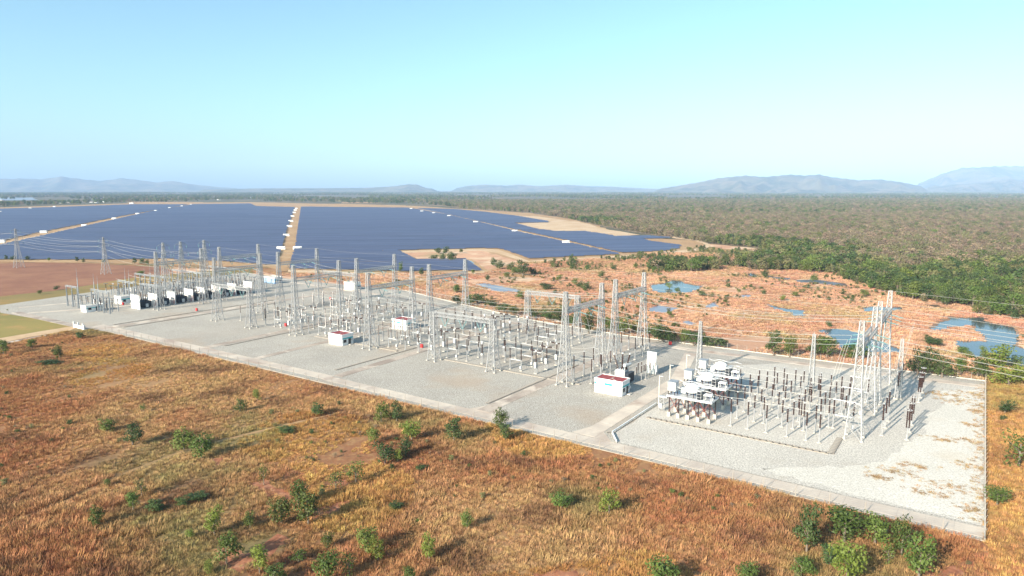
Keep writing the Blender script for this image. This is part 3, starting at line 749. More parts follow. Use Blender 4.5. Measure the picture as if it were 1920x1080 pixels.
N_ROW = [('P', 111), ('P', 120), ('P', 142.5), ('D', 155), ('T', 161), ('P', 164.8), ('C', 169.4), ('P', 174.2), ('B', 182), ('C', 188), ('P', 195.3), ('D', 205),
         ('P', 211), ('T', 216), ('B', 232), ('P', 239), ('D', 250), ('P', 256), ('C', 262), ('B', 270), ('D', 284), ('T', 290), ('P', 298), ('P', 306)]
for k, a in S_ROW:
    for b, ln in zip(PH_S, ('south outer line', 'south middle line', 'south inner line')): place(k, a, b, ZS, ln)
for k, a in N_ROW:
    for b, ln in zip(PH_N, ('marsh side inner line', 'marsh side middle line', 'marsh side outer line')): place(k, a, b, ZN, ln)
for a, b in ((111.8, 62.3), (146.1, 75), (166, 76), (199, 76), (214, 77), (251, 76.5), (277.7, 75.2)): place('T', a, b, 'in the lane between both equipment rows', 'standing alone')
for b, aa in ((36.3, (58.2, 53.6, 48.7, 43.4, 38.6, 35.4)), (43.4, (58.6, 53.8, 51.2, 46.3, 43.4, 40.7, 37.7)), (50.6, (58.6, 53.8, 49.0, 43.6, 37.8, 35.7)), (57.7, (58.6, 52.5, 48.8, 43.4, 38.0, 32.6)),
              (64.8, (61, 58.6, 56, 53.8, 51, 48.8, 43.2, 40.6, 38, 35)), (71.6, (60, 57.5, 54.5, 51.6, 47.5, 44.6, 42, 37.4, 33.8)), (78.6, (57, 54, 50.5, 48, 43, 40, 37, 34))):
    for a in aa: place('T', a, b, ZC, '%s row from trench' % ['first', 'second', 'third', 'fourth', 'fifth', 'sixth', 'last'][round((b - 36.3) / 7.1)])
for a, b in ((40.7, 43.0), (41, 57.4), (41, 71.2)): place('A', a + 1.6, b + 3.4, ZC, '%s from trench' % {43.0: 'first', 57.4: 'second', 71.2: 'third'}[b])
for a, b in ((33.5, 50.4), (33.5, 64.6), (33.5, 78.4)): place('D', a + 1, b, ZC, '%s from trench' % {50.4: 'first', 64.6: 'second', 78.4: 'third'}[b])
for b in (51.5, 58.6, 65.3, 90.0, 96.0, 102.8): ln = ['first', 'second', 'third', 'fourth', 'fifth', 'sixth'][(51.5, 58.6, 65.3, 90.0, 96.0, 102.8).index(b)] + ' from south fence'; place('A', 16.9, b, ZE, ln); place('P', 22.7, b, ZE, ln)
name_units()

# ------------------------------------------------------------------ conductors
def sag(p, q, s, n=9):
    return [p.lerp(q, t) - Vector((0, 0, 4 * s * t * (1 - t))) for t in [k / n for k in range(n + 1)]]
def wire(p, q, s, label, group, r=.055, twin=.45, n=9, spacer=6):
    p, q = Vector(p), Vector(q); mid = p
    o = tag(empty('conductor', mid), label, 'power line', group)
    side = Vector((q - p).cross(Vector((0, 0, 1)))).normalized() * (twin / 2)
    pts = sag(p, q, s, n)
    if twin:
        for sg in (-1, 1): MB().tube([x + side * sg - mid for x in pts], r, 4).build('wire', M['conductor'], o)
        for j in range(1, len(pts) - 1, 2):
            MB().bar(pts[j] - side * 1.1 - mid, pts[j] + side * 1.1 - mid, .07, caps=True).build('spacer', M['alu'], o)
    else: MB().tube([x - mid for x in pts], r, 4).build('wire', M['conductor'], o)
    return o
for i in range(len(GA) - 1):
    for ph, nm in ((PH_S, 'south'), (PH_N, 'marsh side')):
        for j, b in enumerate(ph):
            wire(W(GA[i] + 5, b, BEAM_Z - 1.6), W(GA[i + 1] - 5, b, BEAM_Z - 1.6), (GA[i + 1] - GA[i]) * .028,
                 'twin conductor, %s %s line, between %s and %s tall gantries from the east' % (nm, ['outer', 'middle', 'inner'][j] if nm == 'south' else ['inner', 'middle', 'outer'][j], ('first', 'second', 'third', 'fourth', 'fifth', 'sixth')[i], ('first', 'second', 'third', 'fourth', 'fifth', 'sixth')[i + 1]), 'twin conductors between the %s gantries' % nm, .024)
# jumpers running along the equipment tops
for row, ph, nm in ((S_ROW, PH_S, 'south'), (N_ROW, PH_N, 'marsh side')):
    for j, b in enumerate(ph):
        a = [x for k, x in row]
        root = tag(empty('jumper_wire', W(a[0], b, 8.8)), 'slack pale conductor looping over the equipment tops of the %s %s line' % (nm, ['outer', 'middle', 'inner'][j] if nm == 'south' else ['inner', 'middle', 'outer'][j]), 'conductor', 'slack conductors over the %s equipment' % nm)
        m_ = MB(); pts = []
        for i in range(len(a) - 1):
            l = a[i + 1] - a[i]; pts += sag(W(a[i], b, 8.85), W(a[i + 1], b, 8.85), min(1.4, .09 * l), 6)[:-1]
        pts.append(W(a[-1], b, 8.85))
        m_.tube([p - root.location for p in pts], .06, 4).build('wire', M['conductor'], root)
for b in (36.3, 43.4, 50.6, 57.7, 64.8, 71.6):
    root = tag(empty('tubular_busbar', W(62, b, 7.9)), 'pale tubular busbar from a capacitor platform to the end gantry', 'busbar', 'tubular busbars of the capacitor yard')
    MB().tube([W(a, b, 8.05 + .14 * math.sin(a * .6)) - root.location for a in np.linspace(63, 33, 16)], .05, 6).build('tube', M['conductor'], root)
    m_ = MB()
    for b2 in (0,):
        pass
for a, b0, b1, z in ((150, 51.2, 65.5, 12.0), (162.7, 51.2, 103.2, 12.5), (209.6, 51.2, 65.5, 12), (234.6, 51.2, 103.2, 12.5), (259.7, 51.2, 65.5, 12), (164.8, 89.6, 103.2, 12), (256, 89.6, 103.2, 12)):
    root = tag(empty('cross_busbar', W(a, b0, 8.9)), 'pale cross conductor joining the tops of three insulator posts', 'busbar', 'cross conductors joining the equipment rows')
    pts = []
    bs_ = [b0, (b0 + b1) / 2, b1]
    for i in range(2): pts += sag(W(a, bs_[i], 9.0), W(a, bs_[i + 1], 9.0), .5, 5)[:-1]
    pts.append(W(a, b1, 9.0)); MB().tube([p - root.location for p in pts], .09, 4).build('wire', M['conductor'], root)
# droppers from the overhead conductors at the end gantry and lines leaving east
for ph, far_b, fz, nm in ((PH_S, (30, 40, 50), 26, 'south'), (PH_N, (120, 132, 144), 30, 'marsh side')):
    for b, fb in zip(ph, far_b):
        wire(W(23.5, b, BEAM_Z - 1.6), W(-330, fb, fz), 9.0, 'twin transmission line conductor leaving the end gantry from the %s beam' % nm, 'lines leaving the end gantry by the %s beam' % nm, .026, .5, 22)
        wire(W(22.7, b, 9.0), W(20.5, b, BEAM_Z - 2.3), .3, 'thin dropper hanging to the arrester row from the %s beam' % nm, 'droppers beside the end gantry %s beam' % nm, .035, 0, 5)
        wire(W(33.5, b, BEAM_Z - 1.8), W(36.5, b, 8.9), -.5, 'slack dropper from the %s beam to the capacitor yard' % nm, 'droppers into the capacitor yard from the %s beam' % nm, .045, 0, 6)
        for a0, a1 in ((120.5, 116.3), (212.5, 209.6), (259, 256)):
            wire(W(a0, b, BEAM_Z - 1.8), W(a1, b, 9.0), -.4, 'slack dropper under the tall gantry beams of the %s row' % nm, 'droppers under the %s row beams' % nm, .04, 0, 5)
for b, fb in ((45, 30), (71, 60), (82.2, 120), (108.3, 150)):
    wire(W(28.5, b, 31.4), W(-330, fb, 36), 7, 'thin ground wire leaving a peak of the end gantry', 'ground wires leaving the end gantry', .03, 0, 14)
for i in range(len(GA) - 1):
    for j, b in enumerate((45, 71, 82.2, 108.3)):
        wire(W(GA[i], b, 31.4), W(GA[i + 1], b, 31.4), .8, 'thin ground wire, %s column line, between %s and %s gantry peaks from the east' % (('first', 'second', 'third', 'fourth')[j], ('first', 'second', 'third', 'fourth', 'fifth', 'sixth')[i], ('first', 'second', 'third', 'fourth', 'fifth', 'sixth')[i + 1]), 'ground wires between gantry peaks', .02, 0, 6)

# ------------------------------------------------------------------ pylons west of the yard
def pylon(pt, h, label, yaw=0.0):
    r = tag(empty('pylon', pt, yaw), label, 'pylon')
    k = h / 32.0
    def wf(z): return float(np.interp(z / k, [0, 14, 22, 32], [3.0, 1.3, .9, .35])) * k
    C = lattice_column([z * k for z in (0, 4.5, 8.2, 11.2, 13.8, 16, 18, 20, 22, 24, 26, 28, 30, 32)], wf)
    c = link('lattice_body', C[0], r)
    for q in range(4): link('leg', C[1], c, rz=q * math.pi / 2)
    for z, l in ((21, 5.0), (25.5, 4.4), (30, 3.6)):
        m_ = MB()
        for s in (-1, 1):
            for y in (-.5, .5):
                m_.bar((0, y * k, z * k), (s * l * k, 0, (z + .25) * k), .13 * k).bar((s * .6 * k, y * k, (z + 1.5) * k), (s * l * k, 0, (z + .25) * k), .11 * k)
        m_.build('cross_arm', M['steel_dull'], r)
        for s in (-1, 1): MB().ins((s * l * k, 0, z * k), (s * l * k, 0, (z - 1.9) * k), .16, 5, 6).build('insulator_string', M['glass_ins'], r)
    return r
P1, P2 = gp(36, 502), gp(199, 514)
pylon(P1, 32.5, 'lattice pylon standing on the ploughed field before the solar panels', R(60))
pylon(P2, 28.5, 'broad legged lattice pylon just behind the west switchyard', R(60))
DE = []
for (u, v), nm in (((305, 455), 'first'), ((338, 453), 'second'), ((382, 450), 'third')):
    p = gp(u, v, 34.0); p.z = 0; DE.append(p)
    pylon(p, 34.0, 'dead end pylon beyond the transformers, %s of three from the ploughed field' % nm, R(60))
for k in range(3):
    zz = (20, 24.5, 29)[k]
    for s in (-1, 1):
        off = Vector((math.cos(R(60)), math.sin(R(60)), 0)) * (4.5 * s)
        t = Vector((0, 0, 1))
        wire(P1 + off + t * zz, P2 + off + t * zz * .88, 2.5, 'thin conductor from the ploughed field pylon to the next pylon', 'conductors between the two west pylons', .05, 0, 10)
        wire(P2 + off + t * zz * .88, DE[k] + off * .7 + t * (20 + 3 * k), 2.5, 'thin conductor from a pylon to the dead end pylons', 'conductors to the dead end pylons', .05, 0, 10)
        wire(P1 + off + t * zz, P1 + Vector((-260, -20, 0)) + off + t * zz, 5, 'thin conductor running out of view past the solar panels', 'conductors leaving the ploughed field pylon', .05, 0, 12)
for k, g3 in enumerate(DE):
    b = (84, 96, 108)[k]
    wire(g3 + Vector((0, 0, 27)), W(372, PH_N[k], BEAM_Z - 1.5), 2, 'thin conductor from the dead end pylons to the transformer gantry', 'conductors from dead end pylons to the gantry', .04, 0, 8)

# ------------------------------------------------------------------ fire walls, transformers, spare reactor
def proto_transformer():
    r = empty('transformer')
    MB().box(-3.6, 3.6, -2.6, 2.6, 0, .3).build('plinth', M['concrete'], r)
    MB().box(-3.0, 3.0, -1.5, 1.5, .3, 4.0).box(-2.6, 2.6, -1.2, 1.2, 4.0, 4.25).build('tank', M['dark_steel'], r)
    for s in (-1, 1):
        m_ = MB()
        for k in range(9): m_.box(-2.7 + .6 * k, -2.4 + .6 * k, s * 1.55 if s > 0 else -2.5, 2.5 if s > 0 else -1.55, .8, 3.9)
        m_.build('radiator', M['dark_steel'], r)
    MB().lathe([(.5, 0), (.55, .1), (.55, 3.6), (.5, 3.7)], (-1.8, .8, 5.4), (1, 0, 0), 10).bar((-1.2, .8, 4.2), (-1.2, .8, 5), .2).bar((1.2, .8, 4.2), (1.2, .8, 5), .2).build('conservator', M['cabinet'], r)
    for x, lean, l in ((-2.2, -.25, 4.2), (0.2, 0, 3.0), (2.2, .25, 3.0)):
        b = MB().lathe([(.35, 0), (.35, .5)], (x, -.4, 4.2), n=8).ins((x, -.4, 4.7), (x + lean * l, -.7, 4.7 + l), .22, 7, 8).build('bushing', M['porcelain'], r)
    MB().box(3.05, 3.6, -1, .2, .8, 2.6).build('control_box', M['cabinet'], r)
    return r
FW_B = (38.8, 48.6, 59.2, 69.6, 77.2, 87.0, 97.6, 108.6)
FW_D = ['blank outermost', 'second', 'third', 'fourth', 'fifth', 'sixth', 'seventh', 'last']
for i, b in enumerate(FW_B):
    r = tag(empty('fire_wall', W(388, b), RZ), ('tall white blank fire wall at the south end of the transformer row' if i == 0 else
            'stained white fire wall between dark transformers, %s from the blank end wall' % FW_D[i]), 'fire wall', 'fire walls of the transformer row')
    MB().box(0, 8.4 + (.8 if i == 0 else .4 * (i % 2)), 0, .35, 0, 7.5 if i == 0 else 7.2).build('panel', M['white_paint'] if i == 0 else M['rust_white'], r)
    for x in (0, 8.0): MB().box(x, x + .4, -.1, .45, 0, 7.5).build('pilaster', M['white_paint'], r)
tp = proto_transformer()
for i in range(len(FW_B) - 1):
    o = tp if i == 0 else copy_tree(tp)
    o.location = W(383.0, (FW_B[i] + FW_B[i + 1]) / 2); o.rotation_euler = (0, 0, RZ)
    tag(o, 'dark transformer with radiators and brown bushings, %s in the row from the blank wall' % ['first', 'second', 'third', 'fourth', 'fifth', 'sixth', 'seventh'][i], 'transformer', 'dark transformers between fire walls')

r = tag(empty('shunt_reactor', W(101.5, 58.6), RZ), 'pale shunt reactor with three slanted brown bushings behind the white relay house', 'reactor')
MB().box(-3, 3.4, -2.6, 3.2, 0, .3).build('plinth', M['concrete'], r)
tk = MB().box(-2.2, 1.4, -1.6, 1.6, .3, 4.3).box(-2.0, 1.2, -1.4, 1.4, 4.3, 4.55).build('tank', M['cabinet'], r)
MB().box(-2.25, 1.45, -1.65, 1.65, 3.9, 4.05).build('flange', M['alu'], tk)
for x, y, lx, ly, l in ((-1.7, -.4, -.30, -.1, 4.2), (-.3, .1, 0, .05, 4.6), (1.0, .5, .22, .1, 4.6)):
    b = MB().lathe([(.45, 0), (.4, .6)], (x, y, 4.5), n=10).ins((x, y, 5.1), (x + lx * l, y + ly * l, 5.1 + l), .30, 8, 8).build('bushing', M['porcelain'], r)
    MB().lathe([(.2, 0), (.34, .15), (.3, .45), (.05, .6)], (x + lx * l, y + ly * l, 5.1 + l), n=8).build('cap', M['alu'], b)
MB().lathe([(.5, 0), (.6, .1), (.6, 3.4), (.5, 3.5)], (1.0, -1.2, 6.2), (.2, 1, 0), 10).bar((1.0, -.6, 4.4), (1.0, -.6, 5.8), .18).bar((1.4, 1.2, 4.4), (1.4, 1.2, 5.8), .18).build('conservator', M['cabinet'], r)
m_ = MB()
for k in range(8): m_.box(1.7 + .0, 3.1, -2.2 + .62 * k, -1.85 + .62 * k, .7, 3.8)
m_.build('radiator', M['dark_steel'], r)
for k in range(4): MB().cyl((-1.6 + .8 * k, -1.62, 3.2), (-1.3 + .8 * k, -.9, 5.0), .14).build('pipe', M['alu'], r)
r = tag(empty('fire_wall', W(99.6, 74.4), RZ), 'tall narrow white fire wall standing alone near the end of the cross road', 'fire wall')
MB().box(0, 3.4, 0, .6, 0, 7.7).build('panel', M['white_paint'], r)
MB().box(3.4, 4.0, .003, .7, .8, 3.2).build('cabinet', M['cabinet'], r)
MB().box(-.05, 3.45, -.05, .65, 7.7, 7.85).build('coping', M['white_paint'], r)
for i, (a, b) in enumerate(((98.6, 63.4), (97.3, 64.5), (96.6, 66.5), (97.8, 67.8), (96.4, 70.2), (97.4, 71.6), (95.9, 73), (99.5, 69.5), (99.2, 66.0))):
    o = copy_tree(PROTO['T']); o.location = W(a, b); o.rotation_euler = (0, 0, RZ); o.scale = (.8, .8, .62 + .05 * (i % 3))
    tag(o, 'short brown insulator post between the shunt reactor and the narrow fire wall', 'insulator post', 'short posts beside the shunt reactor')

# ------------------------------------------------------------------ series capacitor platforms
def proto_platform():
    r = empty('capacitor_platform'); L, D, Z = 13.0, 6.2, 6.0
    for x in (.6, 3.4, 6.2, 9.2, 12.3):
        for y in (.5, D - .5):
            s = MB().cbox(x, y, 0, .9, .9, 1.3).build('pedestal', M['concrete'], r)
            MB().ins((x, y, 1.3), (x, y, Z - .1), .22, 9, 8).build('insulator', M['porcelain'], r)
    for x0, x1 in ((.6, 3.4), (6.2, 9.2), (9.2, 12.3)):
        for y in (.5, D - .5):
            MB().bar((x0, y, 1.4), (x1, y, Z - .1), .12).bar((x1, y, 1.4), (x0, y, Z - .1), .12).build('brace', M['red_steel'], r)
    dk = MB().box(0, L, 0, D, Z, Z + .12).build('deck', M['alu'], r)
    MB().box(-.05, L + .05, -.08, 0, Z - .12, Z + .4).box(-.05, L + .05, D, D + .08, Z - .12, Z + .4).box(-.05, .0, 0, D, Z - .119, Z + .399).box(L, L + .05, 0, D, Z - .119, Z + .399).build('edge_beam', M['white_paint'], dk)
    cb = MB().cbox(1.2, 1.6, Z + 1.6, 2.3, 2.6, 2.5).build('cabinet', M['cabinet'], r)
    MB().cbox(1.2, 1.6, Z + 4.1, 2.6, 2.9, .18).build('cabinet_roof', M['steel_dull'], cb)
    for x, y in ((.3, .5), (2.1, .5), (.3, 2.7), (2.1, 2.7)): MB().ins((x, y, Z + .12), (x, y, Z + 1.6), .13, 4, 6).build('insulator', M['porcelain'], r)
    MB().cbox(3.4, 4.3, Z + .5, 1.6, 1.6, 1.6).build('control_box', M['cabinet'], r)
    dm = MB().lathe([(1.75, 0), (1.95, .2), (1.95, 1.3), (1.6, 1.9), (.9, 2.3), (.1, 2.45)], (6.3, 3.2, Z + 1.5), n=18).build('reactor_coil', M['white_paint'], r)
    m_ = MB()
    for k in range(6):
        an = k * math.pi / 3; m_.bar((6.3, 3.2, Z + 3.98), (6.3 + 1.95 * math.cos(an), 3.2 + 1.95 * math.sin(an), Z + 3.3), .12, caps=True)
    m_.build('spider_arm', M['alu'], dm)
    for k in range(4):
        an = k * math.pi / 2 + .6; x, y = 6.3 + 1.4 * math.cos(an), 3.2 + 1.4 * math.sin(an)
        MB().ins((x, y, Z + .12), (x, y, Z + 1.5), .14, 4, 6).build('insulator', M['porcelain'], r)
    for q in range(3):
        rk = MB()
        for x in (8.5, 9.7):
            for y in (.7 + q * 1.75, 1.9 + q * 1.75): rk.bar((x, y, Z + .12), (x, y, Z + 2.6), .08)
        for z in (.9, 1.8, 2.6): rk.box(8.5, 9.7, .7 + q * 1.75, 1.9 + q * 1.75, Z + z - .06, Z + z)
        k_ = rk.build('capacitor_rack', M['alu'], r)
        cc = MB()
        for z in (.2, .95, 1.85):
            for j in range(4): cc.box(8.58 + .28 * j, 8.76 + .28 * j, .8 + q * 1.75, 1.8 + q * 1.75, Z + z, Z + z + .55)
        o = cc.build('capacitor_cans', M['dark_steel'], k_); o['kind'] = 'stuff'
    MB().box(10.4, 12.6, .8, 2.6, Z + 1.7, Z + 1.95).bar((10.5, 1, Z + .12), (10.5, 1, Z + 1.7), .1).bar((12.5, 1, Z + .12), (12.5, 1, Z + 1.7), .1).bar((10.5, 2.5, Z + .12), (10.5, 2.5, Z + 1.7), .1).bar((12.5, 2.5, Z + .12), (12.5, 2.5, Z + 1.7), .1).build('bus_table', M['white_paint'], r)
    for x, y in ((10.6, 4.2), (11.6, 4.2), (12.4, 4.2), (11.1, 5.2), (12.1, 5.2)): MB().ins((x, y, Z + .12), (x, y, Z + 1.9), .16, 4, 6).build('insulator', M['porcelain'], r)
    for y, z in ((1.2, 2.8), (3.2, 4.3), (5.0, 2.6)):
        MB().tube([(x, y + .3 * math.sin(x), Z + z + .25 * math.sin(x * 1.3)) for x in np.linspace(2.4, 12.8, 12)], .10, 6).build('bus_tube', M['alu'], r)
    return r
pf = proto_platform()
for i, (a, b) in enumerate(((76.0, 34.0), (76.6, 48.6), (77.2, 63.4))):
    o = pf if i == 0 else copy_tree(pf)
    o.location = W(a, b); o.rotation_euler = (0, 0, RZ)
    tag(o, 'raised capacitor platform on brown insulators, %s the cable trench' % ['nearest to', 'middle one counted from', 'farthest from'][i], 'capacitor platform', 'raised series capacitor platforms')
for i, (a, b) in enumerate(((81.2, 41.0), (83.4, 55), (83.8, 71))):
    r = tag(empty('lamp_pole', W(a, b), RZ), 'pale concrete lamp pole beside the cross road, %s from the guard rail' % ['first', 'second', 'third'][i], 'lamp pole', 'lamp poles beside the capacitor yard')
    MB().lathe([(.28, 0), (.20, 9.6)], n=8).build('pole', M['concrete'], r)
    MB().box(-.15, 1.1, -.15, .15, 9.4, 9.55).build('lamp_head', M['cabinet'], r)
r = tag(empty('earthing_switch', W(79.6, 37.2), RZ), 'grey steel frame with switchgear by the first lamp pole', 'switchgear')
s = MB()
for x in (0, 1.4):
    for y in (0, 1.0): s.bar((x, y, 0), (x, y, 4.2), .12)
for k in range(4): s.bar((0, 0, k), (1.4, 0, k + 1), .07).bar((0, 1, k), (0, 0, k + 1), .07)
s.build('frame', M['steel'], r)
MB().box(-.2, 2.4, -.1, .9, 4.2, 4.6).build('arm', M['alu'], r)
MB().box(.2, 1.0, -.4, -.06, 1.0, 2.4).build('control_cabinet', M['cabinet'], r)

# ------------------------------------------------------------------ west switchyard
def portal(a1, a0, b, h, label):
    L = a1 - a0; r = tag(empty('portal_gantry', W(a1, b), RZ), label, 'gantry', 'small portal gantries of the west switchyard')
    n = max(1, round(L / 6))
    for k in range(n + 1):
        x = L * k / n; m_ = MB()
        for s in (-.35, .35): m_.bar((x + s, -.3, 0), (x + s * .5, 0, h), .16).bar((x + s, .3, 0), (x + s * .5, 0, h), .16)
        for z in range(1, int(h)): m_.bar((x - .3, -.25, z), (x + .3, -.25, z + 1), .07)
        m_.build('column', M['steel_dull'], r)
    m_ = MB()
    for y in (-.4, .4):
        for z in (h - .35, h + .35): m_.bar((-.4, y, z), (L + .4, y, z), .13, caps=True)
    q = int(L / .9)
    for k in range(q): m_.bar((L * k / q, -.4, h - .35), (L * (k + 1) / q, -.4, h + .35), .08).bar((L * k / q, .4, h + .35), (L * (k + 1) / q, .4, h - .35), .08)
    m_.build('beam', M['steel_dull'], r)
    return r
portal(424, 411, 22, 11.5, 'small portal gantry at the far west corner of the yard')
portal(397, 378, 23, 11.5, 'small portal gantry behind the small white guard house')
portal(418, 400, 47, 12, 'small portal gantry behind the white house with blue side')
portal(397, 379, 50, 11.5, 'small portal gantry in front of the second fire wall')
portal(440, 405, 68, 12.5, 'long portal gantry behind the southern transformers')
portal(440, 405, 92, 12.5, 'long portal gantry behind the middle transformers')
portal(440, 405, 118, 12.5, 'long portal gantry behind the last transformers')
def rod_mast(a, b, h):
    r = tag(empty('rod_mast', W(a, b), RZ), 'thin grey lightning rod mast of the west switchyard', 'lightning mast', 'thin rod masts in the west switchyard')
    MB().lathe([(.38, 0), (.2, h * .7), (.19, h * .7)], n=6).build('shaft', M['steel_dull'], r)
    MB().lathe([(.1, h * .7), (.04, h)], n=5).build('rod', M['steel_dull'], r)
for u, v, vt in ((148, 561, 503), (179, 566, 512), (186, 567, 517), (237, 551, 503), (244, 550, 514), (273, 545, 503), (284, 545, 497), (320, 540, 506), (357, 540, 495), (370, 535, 500)):
    p = gp(u, v); a, b = site(p.x, p.y)
    rod_mast(a, b, max(15, CAM_H * (v - vt) / (v - 354) * 1.02))
pw = []
for a in (394, 400, 410, 418, 425, 432, 439, 446, 453):
    for b in np.arange(56, 136, 4.6):
        if rnd.random() < .97: pw.append((a + rnd.uniform(-.5, .5), float(b)))
for a in (420, 411, 404, 396, 390, 384):
    for b in (24, 27, 30, 53): pw.append((a, b))
wp = empty('insulator_post')
MB().bar((0, 0, 0), (0, 0, 3.2), .34).build('support', M['steel_dull'], wp)
MB().ins((0, 0, 3.2), (0, 0, 5.6), .22, 5, 6).build('insulator', M['porcelain'], wp)
MB().box(-1.3, 1.3, -.14, .14, 5.6, 5.85).build('contact_arm', M['steel_dull'], wp)
for i, (a, b) in enumerate(pw[:190]):
    o = wp if i == 0 else copy_tree(wp)
    o.location = W(a, b); o.rotation_euler = (0, 0, RZ + (0, math.pi / 2)[i % 2]); o.scale = (1, 1, rnd.uniform(.85, 1.2))
    tag(o, 'small T-shaped insulator post in the crowded west switchyard', 'insulator post', 'small T-shaped posts in the west switchyard')
for b in (62, 74, 86, 98, 110, 122):
    wire(W(452, b, 9), W(392, b, 9), .8, 'grey conductor strung over the crowded west switchyard', 'conductors over the west switchyard', .07, 0, 8)
    wire(W(440, b + 2, 12), W(405, b + 2, 12), .8, 'grey conductor between the west portal gantries', 'conductors at the west portal gantries', .07, 0, 8)
hp = empty('hose_cabinet')
MB().box(-.6, .6, -.35, .35, .15, 1.5).build('body', M['red_paint'], hp); MB().box(-.5, -.35, -.3, .3, 0, .15).box(.35, .5, -.3, .3, 0, .15).build('feet', M['dark_steel'], hp)
for i, (u, v, nm) in enumerate(((1257, 647, 'by the marsh side fence corner'), (369, 583, 'on the stained transformer road'), (536, 612, 'at the fourth cross road'), (791, 652, 'at the third cross road'), (231, 572, 'in front of the blank fire wall'), (620, 562, 'far out in the marsh side rows'))):
    o = hp if i == 0 else copy_tree(hp); o.location = gp(u, v); o.rotation_euler = (0, 0, RZ)
    tag(o, 'small red fire hose cabinet ' + nm, 'hose cabinet', 'red fire hose cabinets')

# ------------------------------------------------------------------ solar park
RA = R(10.0); RC, RS = math.cos(RA), math.sin(RA)
def solar(poly, label, near=40):
    root = tag(empty('solar_field', poly[0]), label, 'solar array', 'blocks of the solar park'); root.location = (0, 0, 0)
    Q = [(p.x * RC + p.y * RS, -p.x * RS + p.y * RC) for p in poly]
    s0, s1 = min(q[1] for q in Q), max(q[1] for q in Q)
    k = 0; rest = MB(); made = 0
    rr = random.Random(int(abs(poly[0].x))); off = rr.randint(0, 12)
    while True:
        s = s0 + .8 + k * 6.0 + 9.5 * (math.floor((k + off) / 12) + math.floor((k + 4) / 31)); k += 1
        if s > s1: break
        xs = []
        for i in range(len(Q)):
            (x0, y0), (x1, y1) = Q[i], Q[(i + 1) % len(Q)]
            if (y0 > s) != (y1 > s): xs.append(x0 + (s - y0) * (x1 - x0) / (y1 - y0))
        xs.sort()
        for j in range(0, len(xs) - 1, 2):
            if xs[j + 1] - xs[j] < 8: continue
            m_ = MB() if made < near else rest
            x = xs[j] + rr.uniform(0, 3)
            while x < xs[j + 1] - 6:
                L = min(rr.choice((60, 90, 140)), xs[j + 1] - x)
                i = len(m_.v); zz = rr.uniform(-.12, .12); tl = rr.uniform(-.14, .14)
                for (ds, z) in ((0, .75 + zz), (4.1, 1.75 + zz + tl)):
                    for t in (x, x + L - .7):
                        for e in (0, -.06): m_.v.append((t * RC - (s + ds) * RS, t * RS + (s + ds) * RC, z + e))
                m_.f += [(i, i + 2, i + 6, i + 4), (i + 1, i + 5, i + 7, i + 3), (i, i + 1, i + 3, i + 2), (i + 4, i + 6, i + 7, i + 5)]
                if made < near:
                    for t in np.arange(x + 3, x + L - 2, 12):
                        b = (t * RC - (s + 2.05) * RS, t * RS + (s + 2.05) * RC); m_.bar((b[0], b[1], -.05), (b[0], b[1], 1.2 + zz), .16)
                x += L
            if made < near and m_.v:
                me = m_.mesh('panel_row', M['panel']); link('panel_row', me, root)
            made += 1
    if rest.v:
        o = rest.build('panel_rows', M['panel'], root); o['kind'] = 'stuff'
    return root
solar(px((-260, 493), (-260, 478), (0, 453), (70, 437), (230, 405), (352, 383.5), (250, 383.5), (100, 389), (0, 392), (-260, 397)), 'wide solar block west of the slanting service road')
solar(px((-260, 490), (0, 488), (300, 488), (400, 490), (500, 498), (519, 498), (528, 470), (538, 432), (553, 389), (480, 387), (470, 382), (362, 383.3), (300, 393), (240, 406), (90, 440), (0, 460), (-260, 488)), 'solar block between the slanting and the straight service road')
solar(px((564, 388), (557, 430), (549, 470), (541, 505), (760, 510), (904, 508), (875, 487.5), (783, 489.5), (746, 470), (903, 466), (935, 467), (991, 486), (1163, 477.5), (1062, 455), (970, 434.5), (905, 418.5), (840, 403), (785, 393), (765, 390)), 'large solar block east of the straight service road')
solar(crop(640, 300, 3, [(425, 272), (640, 278), (800, 293), (1000, 318), (1170, 347), (1165, 352), (970, 355), (1100, 390), (1210, 405), (1380, 405), (1560, 432), (1700, 428), (1860, 440), (1700, 447), (1750, 462), (1920, 485), (1905, 500), (1830, 512), (1575, 526), (1400, 486), (1270, 456), (970, 391), (750, 342), (600, 307), (430, 273)]), 'easternmost solar block with sandy notches by the forest')
sheet('service_road', px((560, 388), (562, 388), (555, 430), (547, 470), (538, 508), (522, 508), (531, 470), (541, 430), (555, 388)), M['track'], .02, jitter=.5, seg=20)
sheet('service_road', px((0, 456.5), (80, 440), (235, 406), (357, 383.4), (359, 383.4), (240, 407), (90, 441.5), (0, 459), (-250, 486), (-250, 482)), M['sand'], .02, jitter=.3, seg=30)
sheet('service_road', px((785, 392.2), (840, 402.3), (905, 417.8), (970, 433.6), (1062, 454.4), (1166, 477.6), (1174, 478), (1065, 453.4), (973, 432.6), (908, 416.8), (845, 401.7), (788, 391.8)), M['sand'], .02, jitter=.4, seg=30)
iv = empty('inverter_station')
MB().box(-4.2, 4.2, -1.4, 1.4, .5, 3.3).build('container', M['white_paint'], iv)
MB().box(-4.4, 4.4, -1.6, 1.6, 0, .5).build('plinth', M['concrete'], iv)
MB().box(-3.4, -2.0, -1.46, -1.403, .7, 2.8).build('door', M['cabinet'], iv); MB().box(1.2, 2.6, -1.46, -1.403, .7, 2.8).build('door', M['cabinet'], iv)
MB().box(2.8, 4.0, -1.46, -1.403, 1.6, 2.8).build('vent_grille', M['steel_dull'], iv)
n_ = 0
ROADN = {'a': 'along the slanting west service road', 'b': 'along the straight central service road', 'c': 'along the slanting east service road', 'd': 'at the far edge of the west solar block'}
